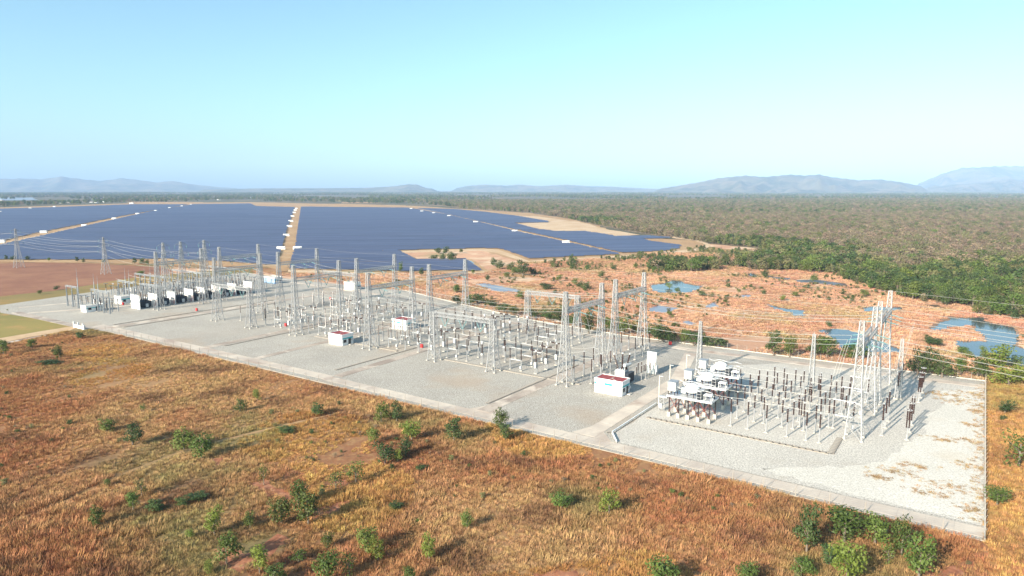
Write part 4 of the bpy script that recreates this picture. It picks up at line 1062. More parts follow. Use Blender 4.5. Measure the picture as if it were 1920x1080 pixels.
IV = [('a', 2, 455), ('a', 82, 437), ('a', 158, 424), ('a', 214, 411), ('a', 258, 402), ('a', 292, 396), ('a', 318, 390.5), ('a', 341, 387.3), ('a', 358, 384.2), ('d', 57, 391.5), ('d', 102, 388.5), ('d', 0, 398),
      ('b', 527, 468), ('b', 558, 468), ('b', 537, 443), ('b', 543, 426), ('b', 545.5, 416), ('b', 548.5, 406.5), ('b', 551.5, 399.5), ('b', 553.5, 395), ('b', 555.5, 391.5),
      ('c', 771, 392.2), ('c', 791, 397.3), ('c', 813, 400.6), ('c', 842, 406.2), ('c', 892, 418), ('c', 965, 435.3), ('c', 1061, 456.5)]
cnt = {}
for k, u, v in IV:
    o = iv if n_ == 0 else copy_tree(iv); n_ += 1
    o.location = gp(u, v); o.rotation_euler = (0, 0, RA)
    f = 1.0 + .04 * (n_ % 3); o.scale = (f, f, f)
    cnt[k] = cnt.get(k, 0) + 1
    od = ['nearest', 'second nearest', 'third nearest', 'fourth', 'fifth', 'sixth', 'seventh', 'eighth', 'ninth'][cnt[k] - 1] if k in 'ab' else ['farthest', 'second farthest', 'third farthest', 'fourth farthest', 'fifth farthest', 'second nearest', 'nearest'][cnt[k] - 1]
    tag(o, 'white inverter container %s, %s the yard' % (ROADN[k], od), 'inverter station', 'white inverter containers in the solar park')

# small village houses and treeline beyond the park
for i, (u, v) in enumerate(((4, 376.5), (116, 381.5), (128, 380.5), (170, 380), (180, 380.5), (194, 379), (247, 382), (410, 375), (427, 372.5), (433, 372), (468, 371), (842, 382), (1130, 362), (1350, 361))):
    p = gp(u, v); r = tag(empty('village_house', p, rnd.uniform(-.5, .5)), 'tiny pale village house among the trees beyond the solar park', 'house', 'far village houses')
    s = 1 + .5 * rnd.random()
    MB().box(-7 * s, 7 * s, -4, 4, 0, 4.5).build('wall', M['white_paint'], r)
    MB().bar((-7.5 * s, -2.4, 5.4), (7.5 * s, -2.4, 5.4), .1).box(-7.5 * s, 7.5 * s, -4.5, 4.5, 4.5, 5.0).build('roof', M['red_roof'] if i % 4 == 3 else M['alu'], r)

# ------------------------------------------------------------------ trees
def crown_mesh(seed, nq, leaf, m, nl=8, flat=.85, base=.06, sparse=0.0):
    r = np.random.RandomState(seed); L = []
    L.append((0, 0, .66, .25)); L.append((0, 0, .40, .28))
    for k in range(nl):
        an = 2 * math.pi * (k / nl) + r.uniform(-.9, .9); d = r.uniform(.15, .30); z = r.uniform(base + .16, .86)
        q = 1 - abs(z - .55) * .75
        L.append((d * q * math.cos(an), d * q * math.sin(an), z, r.uniform(.10, .23)))
    ox, oy = r.uniform(-.09, .09, 2); L = [(l[0] + ox * l[2], l[1] + oy * l[2], l[2], l[3]) for l in L]
    V, F = [], []
    wts = np.array([l[3] ** 2 for l in L]); wts /= wts.sum(); pick = r.choice(len(L), nq, p=wts)
    for i in range(nq):
        cx, cy, cz, rr = L[pick[i]]
        d = r.normal(size=3); d /= np.linalg.norm(d); q = rr * r.uniform(.55, 1.08)
        c = np.array((cx, cy, cz)) + d * q * np.array((1, 1, flat))
        n = d + r.normal(size=3) * .55 + np.array((0, 0, .35)); n /= np.linalg.norm(n)
        t = np.cross(n, r.normal(size=3)); t /= np.linalg.norm(t); b = np.cross(n, t)
        s = leaf * r.uniform(.6, 1.35); j = len(V)
        V += [tuple(c + t * s), tuple(c + b * s * .62), tuple(c - t * s), tuple(c - b * s * .62)]
        F.append((j, j + 1, j + 2, j + 3))
    me = bpy.data.meshes.new('crown'); me.from_pydata(V, [], F); me.materials.append(m); me.update(); return me
def trunk_mesh(seed, h=.62):
    r = random.Random(seed); m_ = MB(); z = h
    m_.lathe([(.030, -.03), (.022, .2), (.014, z)], n=6)
    for k in range(6):
        an = k * 1.05 + r.uniform(-.3, .3); z0 = r.uniform(.16, .42)
        m_.bar((0, 0, z0), (.23 * math.cos(an), .23 * math.sin(an), z0 + r.uniform(.16, .34)), .018, .006)
    return m_.mesh('trunk', M['bark'])
CR = {'mid': [crown_mesh(10 + i, 1000, .031, M['leaf'], 4 + 2 * i) for i in range(4)],
      'light': [crown_mesh(20 + i, 950, .031, M['leaf_light'], 4 + 2 * i) for i in range(3)],
      'dark': [crown_mesh(30 + i, 1050, .031, M['leaf_dark'], 5 + 2 * i) for i in range(3)],
      'thin': [crown_mesh(40 + i, 420, .03, M['leaf'], 7) for i in range(2)],
      'low': [crown_mesh(50 + i, 900, .036, M['leaf_dark'], 10, .7, .02) for i in range(3)]}
TR = [trunk_mesh(i) for i in range(4)]
def tree(name, pt, h, wd, kind, label=None, group=None, cat='tree'):
    r = empty(name, pt, rnd.uniform(0, 6.28)); r.scale = (wd, wd, h)
    link('crown', rnd.choice(CR[kind]), r); link('trunk', rnd.choice(TR), r)
    return tag(r, label, cat, group)
FG = [  # image foot point, height and width in image pixels, kind
    (7, 666, 30, 22, 'mid'), (60, 653, 18, 20, 'mid'), (112, 672, 26, 20, 'mid'), (151, 635, 12, 18, 'dark'), (96, 683, 9, 40, 'low'),
    (201, 810, 26, 34, 'mid'), (249, 834, 39, 40, 'dark'), (345, 842, 40, 46, 'mid'), (378, 860, 50, 46, 'mid'), (451, 772, 25, 22, 'dark'), (483, 752, 24, 16, 'light'),
    (594, 778, 24, 28, 'dark'), (269, 772, 17, 16, 'thin'), (533, 812, 11, 32, 'low'), (250, 957, 38, 28, 'mid'), (182, 986, 40, 28, 'mid'), (266, 931, 36, 24, 'thin'), (293, 957, 24, 32, 'low'),
    (342, 948, 16, 24, 'low'), (373, 937, 12, 40, 'low'), (495, 909, 36, 22, 'thin'), (402, 1003, 50, 36, 'light'), (425, 1056, 64, 50, 'mid'), (469, 990, 34, 24, 'mid'), (355, 1009, 19, 18, 'light'),
    (528, 981, 50, 48, 'mid'), (560, 950, 52, 34, 'mid'), (578, 982, 66, 48, 'mid'), (487, 1075, 56, 40, 'light'), (560, 1053, 26, 38, 'thin'), (393, 1074, 26, 22, 'light'), (515, 1094, 38, 46, 'mid'), (202, 911, 14, 14, 'mid'),
    (715, 793, 42, 34, 'mid'), (744, 791, 36, 28, 'dark'), (772, 825, 40, 38, 'light'), (761, 854, 38, 28, 'dark'), (702, 832, 32, 26, 'mid'), (722, 870, 40, 42, 'dark'), (746, 867, 28, 16, 'light'), (851, 827, 43, 40, 'dark'),
    (939, 802, 37, 32, 'mid'), (948, 825, 31, 30, 'dark'), (667, 905, 43, 38, 'thin'), (630, 918, 34, 34, 'thin'), (1054, 952, 30, 46, 'mid'), (876, 993, 36, 26, 'mid'), (615, 1028, 32, 26, 'mid'), (687, 1038, 54, 44, 'mid'),
    (709, 1053, 44, 34, 'light'), (805, 1050, 46, 34, 'light'), (614, 1096, 62, 54, 'mid'), (655, 1080, 46, 38, 'thin'), (768, 1096, 36, 28, 'mid'), (742, 957, 13, 30, 'low'), (790, 881, 11, 26, 'low'),
    (1142, 964, 51, 38, 'light'), (1240, 1098, 64, 66, 'mid'), (1401, 1096, 42, 46, 'mid'),
    (1512, 1037, 88, 54, 'dark'), (1502, 1078, 38, 46, 'mid'), (1582, 1018, 72, 76, 'mid'), (1587, 1094, 90, 62, 'light'), (1640, 1022, 58, 62, 'mid'), (1690, 1043, 74, 46, 'mid'), (1722, 1088, 94, 62, 'mid'), (1555, 1060, 40, 40, 'dark'), (1665, 1055, 40, 36, 'thin'),
    (1884, 774, 25, 28, 'dark'), (1910, 875, 62, 64, 'thin'), (1869, 947, 36, 46, 'mid'), (1881, 788, 10, 12, 'low')]
KN = {'mid': 'green', 'light': 'yellow green', 'dark': 'dark green', 'thin': 'thin sparse green', 'low': 'low spreading dark'}
def area(u, v):
    if u > 1840: return 'on golden grass east of the end fence'
    if u > 1470: return 'in the clump below the yard corner'
    if v < 700: return 'near the pale access road'
    if u < 460 and v < 870: return 'on the upper grass slope'
    if u < 460: return 'on the lower grass slope'
    if v < 880: return 'close to the south fence'
    return 'in grass well below the fence'
info = []
for u, v, hp_, wp_, k in FG:
    p = gp(u, min(v, 1100)); d = to_px(p.x, p.y, 0)[2]; h = hp_ / FPX * d * 1.16; wd = wp_ / FPX * d * 1.42
    sz = 'tall' if h > 6 else ('small' if h < 3 else 'medium')
    key = (sz, KN[k], 'bush' if k == 'low' else 'tree', area(u, v)); info.append((u, p, h, wd, k, key))
grp = {}
for x in sorted(info, key=lambda t: t[0]): grp.setdefault(x[5], []).append(x)
ORD = ['leftmost', 'second from left', 'third from left', 'fourth from left', 'fifth from left', 'sixth from left', 'seventh from left', 'eighth from left', 'ninth from left', 'tenth from left'] + ['%dth from left' % k for k in range(11, 40)]
for key, l in grp.items():
    for i, (u, p, h, wd, k, _) in enumerate(l):
        base = '%s %s %s %s' % key
        lab = base if len(l) == 1 else ('%s %s %s %s %s' % (ORD[i], key[0], key[1], key[2], key[3]))
        tree('bush' if k == 'low' else 'tree', p, h, wd, k, lab, 'trees and bushes scattered over the dry grass', key[2])
BF = [(1450, 667, 42, 36, 'dark'), (1480, 670, 40, 30, 'mid'), (1530, 668, 34, 42, 'dark'), (1550, 671, 40, 46, 'mid'), (1600, 672, 30, 60, 'mid'), (1720, 703, 48, 40, 'dark'), (1742, 701, 50, 36, 'dark'), (1766, 708, 40, 40, 'dark'), (1800, 703, 34, 28, 'mid'), (1832, 708, 44, 44, 'mid'),
      (1890, 722, 36, 66, 'light'), (1872, 693, 42, 56, 'light'), (1843, 672, 22, 16, 'light'), (1915, 716, 34, 40, 'light'), (1905, 690, 24, 30, 'mid'), (1750, 648, 16, 34, 'low'), (1738, 642, 14, 20, 'dark'), (1555, 614, 12, 14, 'dark'), (1805, 664, 14, 26, 'mid'), (1816, 672, 14, 20, 'light'),
      (1104, 625, 40, 30, 'dark'), (1140, 623, 28, 28, 'mid'), (1170, 627, 34, 34, 'mid'), (1190, 625, 24, 14, 'light'), (1225, 633, 26, 38, 'low'), (1242, 640, 28, 42, 'low'), (1258, 643, 22, 28, 'dark'), (1284, 644, 28, 24, 'mid'), (1300, 648, 24, 40, 'low'), (1340, 650, 18, 44, 'low'), (1320, 647, 20, 26, 'dark'), (1357, 652, 14, 20, 'low'),
      (977, 562, 18, 20, 'mid'), (1025, 600, 22, 34, 'low'), (1048, 604, 24, 34, 'dark'), (1000, 596, 18, 28, 'low'), (895, 569, 16, 34, 'low'), (878, 572, 16, 30, 'dark'), (920, 574, 12, 28, 'low'), (858, 570, 16, 24, 'dark'), (1075, 612, 22, 30, 'dark'), (945, 586, 14, 26, 'low'), (963, 590, 16, 22, 'mid'), (856, 548, 14, 14, 'mid'), (1060, 608, 16, 24, 'low')]
for u, v, hp_, wp_, k in BF:
    p = gp(u, v); d = to_px(p.x, p.y, 0)[2]
    tree('bush' if k == 'low' else 'tree', p, hp_ / FPX * d * 1.2, wp_ / FPX * d * 1.35, k, '%s %s in the shrub line just outside the marsh side fence' % (KN[k], 'bush' if k == 'low' else 'tree'), '%s shrubs outside the marsh side fence' % KN[k], 'bush' if k == 'low' else 'tree')
MF = [(925, 499, 15, 16, 'dark'), (937, 504, 15, 22, 'dark'), (960, 510, 18, 22, 'dark'), (980, 517, 26, 34, 'dark'), (950, 522, 12, 14, 'mid'), (998, 515, 14, 22, 'dark'), (968, 514, 14, 20, 'mid'), (914, 526, 11, 12, 'dark'), (856, 549, 12, 14, 'mid'),
      (822, 475, 10, 18, 'dark'), (835, 477, 14, 14, 'dark'), (846, 489, 16, 24, 'dark'), (830, 488, 12, 16, 'dark'), (815, 487, 8, 18, 'low'), (864, 474, 8, 10, 'mid'), (752, 511, 20, 9, 'mid'), (790, 517, 14, 12, 'dark'), (887, 514, 9, 9, 'mid'),
      (1028, 543, 10, 24, 'low'), (1020, 538, 8, 20, 'low'), (1088, 541, 14, 14, 'dark'), (1100, 543, 14, 20, 'dark'), (1078, 535, 14, 14, 'mid'), (1048, 528, 12, 14, 'light'), (1126, 521, 12, 16, 'dark'), (1152, 507, 10, 12, 'dark'), (1072, 491, 14, 12, 'dark'), (1255, 540, 10, 16, 'light'), (1270, 549, 10, 12, 'mid'),
      (1317, 555, 10, 18, 'low'), (1365, 539, 8, 12, 'dark'), (1432, 552, 9, 12, 'dark'), (1361, 568, 8, 12, 'mid'), (1386, 549, 7, 8, 'mid'), (1468, 564, 10, 14, 'light'), (1490, 556, 10, 16, 'mid'), (1515, 541, 9, 10, 'dark'), (1525, 528, 14, 16, 'mid'), (1435, 520, 14, 20, 'dark'), (1580, 553, 8, 10, 'dark'), (1553, 563, 7, 9, 'mid'), (1620, 556, 14, 18, 'light'),
      (12, 487, 8, 8, 'dark'), (24, 488, 8, 12, 'dark'), (52, 488, 8, 10, 'dark'), (92, 490, 7, 6, 'mid'), (145, 491, 9, 8, 'dark'), (157, 493, 9, 6, 'dark'), (196, 494, 8, 10, 'dark'), (252, 495, 11, 10, 'dark'), (268, 496, 12, 12, 'dark'), (277, 497, 10, 8, 'dark'), (105, 544, 8, 12, 'dark'), (75, 552, 8, 10, 'mid'), (264, 520, 12, 16, 'mid')]
for u, v, hp_, wp_, k in MF:
    p = gp(u, v); d = to_px(p.x, p.y, 0)[2]
    ar = 'by the sandy notch in the solar park' if u < 1010 and v < 530 and u > 700 else ('on the open marsh beyond the yard' if u > 700 else 'at the edge of the ploughed field')
    tree('tree', p, hp_ / FPX * d * 1.2, wp_ / FPX * d * 1.4, k, '%s shrub %s' % (KN[k], ar), '%s shrubs %s' % (KN[k], ar), 'shrub')

# ------------------------------------------------------------------ masses: one object each, spread with geometry nodes
def scatter(name, P, scl, rot, idx, meshes, label=None):
    me = bpy.data.meshes.new(name); me.vertices.add(len(P)); me.vertices.foreach_set('co', np.asarray(P, dtype=np.float32).ravel())
    for nm, dt, arr in (('sc', 'FLOAT_VECTOR', scl), ('ro', 'FLOAT', rot), ('ix', 'INT', idx)):
        at = me.attributes.new(nm, dt, 'POINT')
        at.data.foreach_set('vector' if dt == 'FLOAT_VECTOR' else 'value', np.asarray(arr, dtype=np.int32 if dt == 'INT' else np.float32).ravel())
    o = link(name, me); o['kind'] = 'stuff'
    if label: o['label'] = label
    g = bpy.data.node_groups.new(name, 'GeometryNodeTree')
    g.interface.new_socket('Geometry', in_out='INPUT', socket_type='NodeSocketGeometry'); g.interface.new_socket('Geometry', in_out='OUTPUT', socket_type='NodeSocketGeometry')
    N, L = g.nodes, g.links; gi, go = N.new('NodeGroupInput'), N.new('NodeGroupOutput')
    g2i = N.new('GeometryNodeGeometryToInstance')
    for m_ in reversed(meshes):
        src = bpy.data.objects.new(name + '_piece', m_)   # never linked to the scene
        oi = N.new('GeometryNodeObjectInfo'); oi.inputs['Object'].default_value = src; oi.inputs['As Instance'].default_value = False
        L.new(oi.outputs['Geometry'], g2i.inputs[0])
    def attr(nm, t):
        a = N.new('GeometryNodeInputNamedAttribute'); a.data_type = t; a.inputs[0].default_value = nm; return a.outputs[0]
    iop = N.new('GeometryNodeInstanceOnPoints'); iop.inputs['Pick Instance'].default_value = True
    cx = N.new('ShaderNodeCombineXYZ'); L.new(attr('ro', 'FLOAT'), cx.inputs[2])
    e2r = N.new('FunctionNodeEulerToRotation'); L.new(cx.outputs[0], e2r.inputs[0])
    L.new(gi.outputs[0], iop.inputs['Points']); L.new(g2i.outputs[0], iop.inputs['Instance']); L.new(attr('ix', 'INT'), iop.inputs['Instance Index'])
    L.new(e2r.outputs[0], iop.inputs['Rotation']); L.new(attr('sc', 'FLOAT_VECTOR'), iop.inputs['Scale']); L.new(iop.outputs[0], go.inputs[0])
    md = o.modifiers.new('spread', 'NODES'); md.node_group = g
    return o
def join(meshes, name):
    V, F, mats, mi = [], [], [], []
    for me in meshes:
        b = len(V); V += [tuple(v.co) for v in me.vertices]; m = me.materials[0]
        if m not in mats: mats.append(m)
        for p in me.polygons: F.append(tuple(b + i for i in p.vertices)); mi.append(mats.index(m))
    r = bpy.data.meshes.new(name); r.from_pydata(V, [], F)
    for m in mats: r.materials.append(m)
    r.polygons.foreach_set('material_index', mi); r.update(); return r
def dry_tree(seed, m, nq):
    r = random.Random(seed); m_ = MB(); m_.bar((0, 0, -.03), (0, 0, .6), .035, .02)
    for k in range(9):
        an = r.uniform(0, 6.28); z = r.uniform(.3, .6); l = r.uniform(.2, .4); e = (l * math.cos(an), l * math.sin(an), z + r.uniform(.2, .38)); m_.bar((0, 0, z), e, .02, .008)
    return join([m_.mesh('limbs', M['bark']), crown_mesh(seed, int(nq * 1.7), .048, m, 8)], 'dry_tree')
GREEN = [join([crown_mesh(60 + i, 300, .062, M[k], 8), TR[i % 4]], 'forest_tree') for i, k in enumerate(('leaf', 'leaf_dark', 'leaf', 'leaf_olive', 'leaf_olive'))]
DRY = [dry_tree(70 + i, M[k], n) for i, (k, n) in enumerate((('leaf_dry', 90), ('leaf_olive', 110), ('leaf_dry', 60), ('leaf_olive', 80), ('leaf', 110)))]
FULL = GREEN + DRY
def noise2(X, Y, s, seed):
    r = np.random.RandomState(seed); o = np.zeros(len(X))
    for k in range(7):
        an, ph, f = r.uniform(0, 6.28), r.uniform(0, 6.28), s * r.uniform(.5, 2.2)
        o += np.sin((X * math.cos(an) + Y * math.sin(an)) * f + ph)
    return o / 3.0
def project_np(X, Y): 
    d = Y * PC + CAM_H * PS; return 960 + FPX * X / d, 540 - FPX * (Y * PS - CAM_H * PC) / d
belt = px((1200, 505), (1320, 498), (1400, 487), (1470, 482), (1560, 488), (1640, 500), (1800, 500), (2100, 505), (2100, 625), (1850, 592), (1770, 577), (1700, 560), (1640, 545), (1560, 514), (1480, 507), (1400, 508), (1300, 510))
pond_big = PONDS[9][1]
def gen(n, y0, y1, pw, xr=(-.9, .9)):
    y = (y0 ** pw + (y1 ** pw - y0 ** pw) * nrs.rand(n)) ** (1 / pw); return nrs.uniform(*xr, n) * y, y
FX, FY, FS, FI = [], [], [], []
def add(X, Y, s, i): FX.append(X); FY.append(Y); FS.append(s); FI.append(i)
# dense wood to the right, green near its edge, dry and grey brown beyond
X, Y = gen(100000, 320, 1700, 2, (.0, .95)); k = inside_np(X, Y, forest_poly) | inside_np(X, Y, belt); k &= ~inside_np(X, Y, pond_big); X, Y = X[k], Y[k]
U, V = project_np(X, Y); edge = np.interp(U, [780, 1000, 1180, 1320, 1450, 1560, 1700, 1800, 1920], [392, 404, 432, 452, 466, 484, 492, 486, 474])
green = V + 22 * noise2(X, Y, .009, 5) + 12 * noise2(X, Y, .03, 15) > edge; keep = np.where(green, nrs.rand(len(X)) < .62, nrs.rand(len(X)) < .40) & (noise2(X, Y, .03, 77) + .7 * noise2(X, Y, .09, 78) > -1.0)
X, Y, green = X[keep], Y[keep], green[keep]
ii = np.where(green, nrs.choice([0, 1, 2, 3, 4, 5, 6, 8], len(X), p=[.16, .22, .12, .22, .06, .08, .08, .06]), nrs.choice(5, len(X), p=[.3, .24, .22, .18, .06]) + 5)
add(X, Y, 3.5 + 9.5 * nrs.rand(len(X)) ** 1.5, ii)
X, Y = gen(60000, 1700, 6500, 1.6, (-.2, .95)); k = inside_np(X, Y, forest_poly); X, Y = X[k], Y[k]
add(X, Y, nrs.uniform(9, 15, len(X)), np.where(nrs.rand(len(X)) < .10, nrs.randint(0, 5, len(X)), nrs.randint(5, 10, len(X))))
# broken woods beyond the solar park, to the foot of the hills
park = px((-300, 500), (1330, 500), (1330, 450), (1080, 410), (870, 390), (780, 383), (470, 377.5), (250, 379.5), (0, 388), (-300, 393))
X, Y = gen(60000, 2300, 12000, 1.5); k = ~inside_np(X, Y, park) & ~inside_np(X, Y, forest_poly) & (noise2(X, Y, .0035, 9) + .35 * noise2(X, Y, .013, 4) > -.12); X, Y = X[k], Y[k]
add(X, Y, nrs.uniform(11, 20, len(X)), nrs.choice(10, len(X), p=[.2, .25, .1, .1, .05, .08, .08, .05, .05, .04]))
# scrub between the park and the marsh
X, Y = gen(9000, 430, 1000, 2, (0, .75)); k = inside_np(X, Y, scrub_poly) & (noise2(X, Y, .05, 12) > -.1); X, Y = X[k], Y[k]
add(X, Y, nrs.uniform(1.6, 4.8, len(X)), nrs.choice(10, len(X), p=[.22, .25, .1, .2, .06, .04, .05, .03, .03, .02]))
X = np.concatenate(FX); Y = np.concatenate(FY); S = np.concatenate(FS); I = np.concatenate(FI)
d2 = np.hypot(X, Y); U, V = project_np(X, Y)
vis = (U > 0) & (U < 1920) & (V < 1080)
order = np.argsort(-(S / d2) * vis)[:120]
single = np.zeros(len(X), bool); single[order] = True
for q in order:
    dry = I[q] >= 5; k = 'thin' if dry else ('mid', 'dark', 'mid', 'thin', 'light')[I[q]]
    tree('forest_tree', (X[q], Y[q], -.05), S[q] * 1.0, S[q] * 1.15, k, 'bushy %s tree at the near edge of the dense wood' % KN[k], '%s trees at the edge of the wood' % KN[k])
X, Y, S, I = X[~single], Y[~single], S[~single], I[~single]
wv = nrs.uniform(.95, 1.35, len(S))
scatter('forest', np.stack([X, Y, np.full(len(X), -.1)], 1), np.stack([S * wv, S * wv, S], 1), nrs.uniform(0, 6.28, len(X)), I, FULL, 'dense mixed wood, green at its edge and dry grey brown beyond')

# ------------------------------------------------------------------ grass
def tuft_mesh(seed, n, m, spread=.45, hmin=.45, hmax=1.0, wd=.07):
    r = random.Random(seed); m_ = MB()
    for k in range(n):
        an, d = r.uniform(0, 6.28), spread * math.sqrt(r.random()); x, y = d * math.cos(an), d * math.sin(an)
        h = r.uniform(hmin, hmax); l = r.uniform(.1, .5); a2 = an + r.uniform(-.8, .8); t = a2 + 1.57
        tip = (x + l * math.cos(a2), y + l * math.sin(a2), h)
        m_.tri((x - wd * math.cos(t), y - wd * math.sin(t), -.05), (x + wd * math.cos(t), y + wd * math.sin(t), -.05), tip)
    return m_.mesh('tuft', m)
TG = [tuft_mesh(i, 34, M['grass'], .75, .35, .85, .055) for i in range(4)]
TGo = [tuft_mesh(10 + i, 34, M['grass_gold'], .75, .35, .85, .055) for i in range(3)]
TR_ = [tuft_mesh(20 + i, 22, M['reed'], .9, .4, .9, .12) for i in range(3)]
def in_view(X, Y, m=25):
    U, V = project_np(X, Y); return (U > -m * 6) & (U < 1920 + m * 4) & (V < 1080 + m * 5) & (V > 300)
def sitenp(X, Y): dx, dy = X - 88, Y - 119; return -CA * dx + SA * dy, SA * dx + CA * dy
path_px = [(-40, 1010), (0, 988), (120, 938), (250, 880), (330, 850), (420, 824), (520, 800), (640, 772)]
path_w = [gp(*p) for p in path_px]
def near_path(X, Y, wd):
    k = np.zeros(len(X), bool)
    for i in range(len(path_w) - 1):
        ax, ay, bx, by = path_w[i].x, path_w[i].y, path_w[i + 1].x, path_w[i + 1].y; l2 = (bx - ax) ** 2 + (by - ay) ** 2
        t = np.clip(((X - ax) * (bx - ax) + (Y - ay) * (by - ay)) / l2, 0, 1); k |= np.hypot(X - ax - t * (bx - ax), Y - ay - t * (by - ay)) < wd
    return k
pl = [p + Vector((.25, .9, 0)) * (.8 + .4 * rnd.random()) for p in path_w] + [p - Vector((.25, .9, 0)) * (.8 + .4 * rnd.random()) for p in reversed(path_w)]
sheet('footpath', pl, M['track'], -.045, jitter=.12, seg=3)
M['red_soil'] = mat('eroded_red_soil', (.33, .135, .07), (.25, .095, .05), .15, .95, world=True, bump=.8, bscale=.7, extra=[(.5, .5, .66, (.42, .22, .13), .6), (.3, .56, .7, (.15, .06, .035), .7)])
BARE = [px((470, 905), (495, 898), (520, 915), (560, 925), (540, 940), (500, 930)), px((400, 1030), (440, 1025), (470, 1050), (450, 1075), (420, 1065)), px((455, 1040), (520, 1000), (545, 1012), (480, 1062)),
        px((560, 965), (610, 948), (660, 935), (650, 950), (590, 975)), px((1000, 1075), (1080, 1068), (1100, 1090), (1010, 1098)), px((1730, 1072), (1830, 1048), (1835, 1080), (1740, 1098)), px((620, 905), (650, 898), (655, 912), (630, 918)), px((385, 862), (420, 858), (410, 872))]
for q in BARE: sheet('bare_soil', q, M['red_soil'], -.05 + .002 * rnd.random(), jitter=.35, seg=1.5)
def bare(X, Y):
    k = np.zeros(len(X), bool)
    for q in BARE: k |= inside_np(X, Y, q)
    return k & (nrs.rand(len(X)) < .9)
n = 200000
X, Y = gen(n, 84, 440, 1.55); a, b = sitenp(X, Y)
field_l = px((-250, 600), (0, 586), (40, 592), (130, 606), (150, 616), (60, 634), (0, 647), (-250, 690))
k = in_view(X, Y) & (b < -.7) & (a > -.3) & ~((a > 345) & (b > -9)) & ~inside_np(X, Y, field_l) & ~near_path(X, Y, 1.0) & ~bare(X, Y)
dn = noise2(X, Y, .09, 3) + .6 * noise2(X, Y, .3, 8)
k &= (dn > -1.5)
X, Y, dn = X[k], Y[k], dn[k]
s = nrs.uniform(.55, 1.25, len(X)) * np.clip(.95 + .30 * dn, .35, 1.5)
ix = np.where(noise2(X, Y, .06, 21) > .55, nrs.randint(4, 7, len(X)), nrs.randint(0, 4, len(X)))
big = (nrs.rand(len(X)) < .010 + .02 * (noise2(X, Y, .05, 55) > .4)) & (sitenp(X, Y)[1] < -4); s = np.where(big, s * nrs.uniform(1.3, 1.9, len(X)), s)
scatter('dry_grass', np.stack([X, Y, np.full(len(X), -.06)], 1), np.stack([s * 1.15, s * 1.15, s], 1), nrs.uniform(0, 6.28, len(X)), ix, TG + TGo, 'orange brown dry grass covering the slope before the yard')
X, Y = gen(2600, 84, 420, 1.7); a, b = sitenp(X, Y)
k = in_view(X, Y) & (b < -2) & (a > 0) & ~inside_np(X, Y, field_l) & (noise2(X, Y, .03, 41) + .6 * noise2(X, Y, .12, 42) > .25); X, Y = X[k], Y[k]; s = nrs.uniform(.5, 1.5, len(X)) * nrs.uniform(.7, 1.2, len(X))
scatter('undergrowth', np.stack([X, Y, np.full(len(X), -.06)], 1), np.stack([s * 1.5, s * 1.5, s], 1), nrs.uniform(0, 6.28, len(X)), nrs.choice(6, len(X), p=[.2, .2, .2, .2, .1, .1]), [GREEN[0], GREEN[1], GREEN[3], DRY[1], DRY[0], GREEN[4]], 'low green and brown undergrowth in the dry grass')
X, Y = gen(9000, 220, 700, 1.6, (-.3, .8)); k = inside_np(X, Y, marsh_poly) & in_view(X, Y) & (noise2(X, Y, .02, 61) + .7 * noise2(X, Y, .09, 62) > .2)
for nm, poly, kk in PONDS: k &= ~inside_np(X, Y, poly)
a, b = sitenp(X, Y); k &= (b > np.interp(a, [-60, 0, 60, 134, 186, 248, 308, 480], [124, 135, 133, 132, 139, 157, 177, 180])); X, Y = X[k], Y[k]; s = nrs.uniform(.6, 2.4, len(X)) * nrs.uniform(.6, 1.2, len(X))
scatter('marsh_undergrowth', np.stack([X, Y, np.full(len(X), -.05)], 1), np.stack([s * 1.5, s * 1.5, s], 1), nrs.uniform(0, 6.28, len(X)), nrs.choice(5, len(X), p=[.2, .25, .3, .15, .1]), [GREEN[0], GREEN[1], GREEN[3], DRY[1], DRY[0]], 'low scrub dotted over the marsh')
X, Y = nrs.uniform(60, 330, 62000), nrs.uniform(85, 330, 62000); a, b = sitenp(X, Y)
k = in_view(X, Y) & (a < -.5) & (a > -75) & (b > -28) & (b < 160); X, Y = X[k], Y[k]; s = nrs.uniform(.5, 1.2, len(X))
scatter('golden_grass', np.stack([X, Y, np.full(len(X), -.05)], 1), np.stack([s * 1.2, s * 1.2, s], 1), nrs.uniform(0, 6.28, len(X)), nrs.randint(0, 4, len(X)), TGo + TG[:1], 'golden dry grass east of the end fence')
X, Y = gen(75000, 200, 700, 1.5, (-.5, .8)); k = inside_np(X, Y, marsh_poly) & in_view(X, Y) & (noise2(X, Y, .05, 31) > -1.0)
for nm, poly, kk in PONDS: k &= ~inside_np(X, Y, [p + (p - sum(poly, Vector()) / len(poly)) * .05 for p in poly])
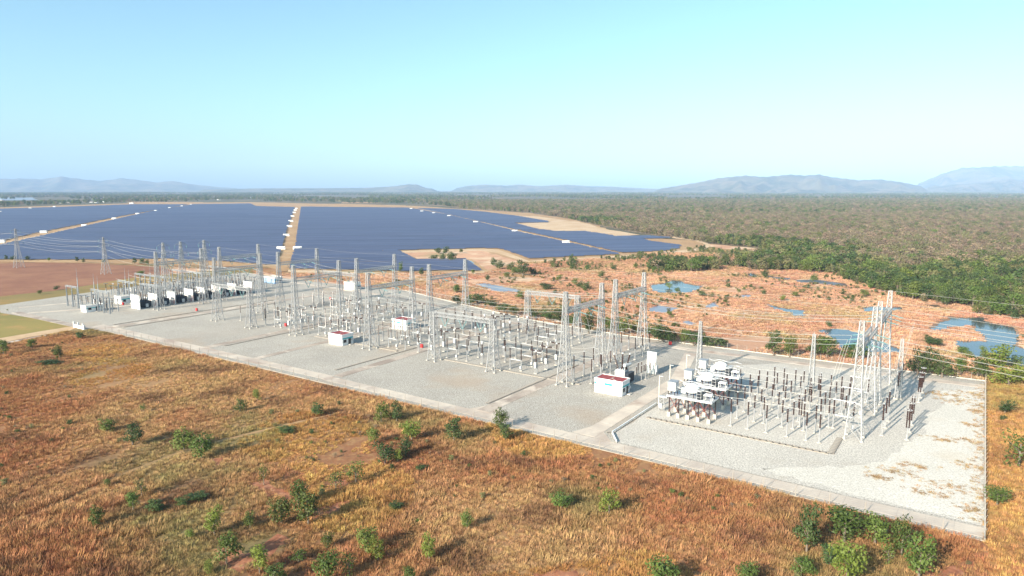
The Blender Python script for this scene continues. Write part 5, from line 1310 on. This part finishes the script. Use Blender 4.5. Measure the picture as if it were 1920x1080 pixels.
a, b = sitenp(X, Y); k &= (b > np.interp(a, [-60, 0, 60, 134, 186, 248, 308, 480], [120, 131, 129, 128, 135, 153, 173, 176]))
X, Y = X[k], Y[k]; s = nrs.uniform(.5, 1.2, len(X))
scatter('marsh_reeds', np.stack([X, Y, np.full(len(X), -.05)], 1), np.stack([s * 1.5, s * 1.5, s], 1), nrs.uniform(0, 6.28, len(X)), nrs.randint(0, 3, len(X)), TR_, 'pinkish dry reeds and grass on the marsh')
# dry weeds coming up through the pale gravel
WC = [(17, 27, 3.5), (14, 33, 3), (9, 18, 3.5), (6, 24, 4), (20, 21, 2.5), (4, 60, 3), (9, 57, 2.5), (7, 98, 5), (11, 104, 5), (4, 110, 4), (3, 40, 3), (2.5, 75, 2.5), (2, 90, 2.5), (2, 14, 3)]
pts = []
for a, b, r_ in WC:
    for _ in range(int(15 * r_)): pts.append((a + nrs.normal() * r_ * .7, b + nrs.normal() * r_ * .35))
for _ in range(260): pts.append((abs(nrs.normal()) * 1.6 + .4, nrs.uniform(8, 124)))
pts = [p for p in pts if .4 < p[0] < 60 and 7 < p[1] < 125]
PP = np.array([tuple(W(a, b, .0)) for a, b in pts]); s = nrs.uniform(.15, .5, len(PP))
scatter('dry_weeds', PP, np.stack([s * 2, s * 2, s * .7], 1), nrs.uniform(0, 6.28, len(PP)), nrs.randint(0, 4, len(PP)), [tuft_mesh(60 + i, 24, M['weed'], .6) for i in range(4)], 'brown weeds growing through the pale gravel')

# ------------------------------------------------------------------ haze
me = MB().box(-B_ - 500, B_ + 500, -B_ - 500, B_ + 500, -4, 950).mesh('haze', bpy.data.materials.new('haze_air'))
hm = me.materials[0]; hm.use_nodes = True; hn = hm.node_tree; hn.nodes.remove(hn.nodes['Principled BSDF'])
pv = hn.nodes.new('ShaderNodeVolumePrincipled'); pv.inputs['Color'].default_value = (.47, .67, 1, 1); pv.inputs['Density'].default_value = 4.8e-5; pv.inputs['Anisotropy'].default_value = -0.2
hn.links.new(pv.outputs[0], hn.nodes['Material Output'].inputs['Volume'])
hz = link('haze', me); hz['kind'] = 'stuff'
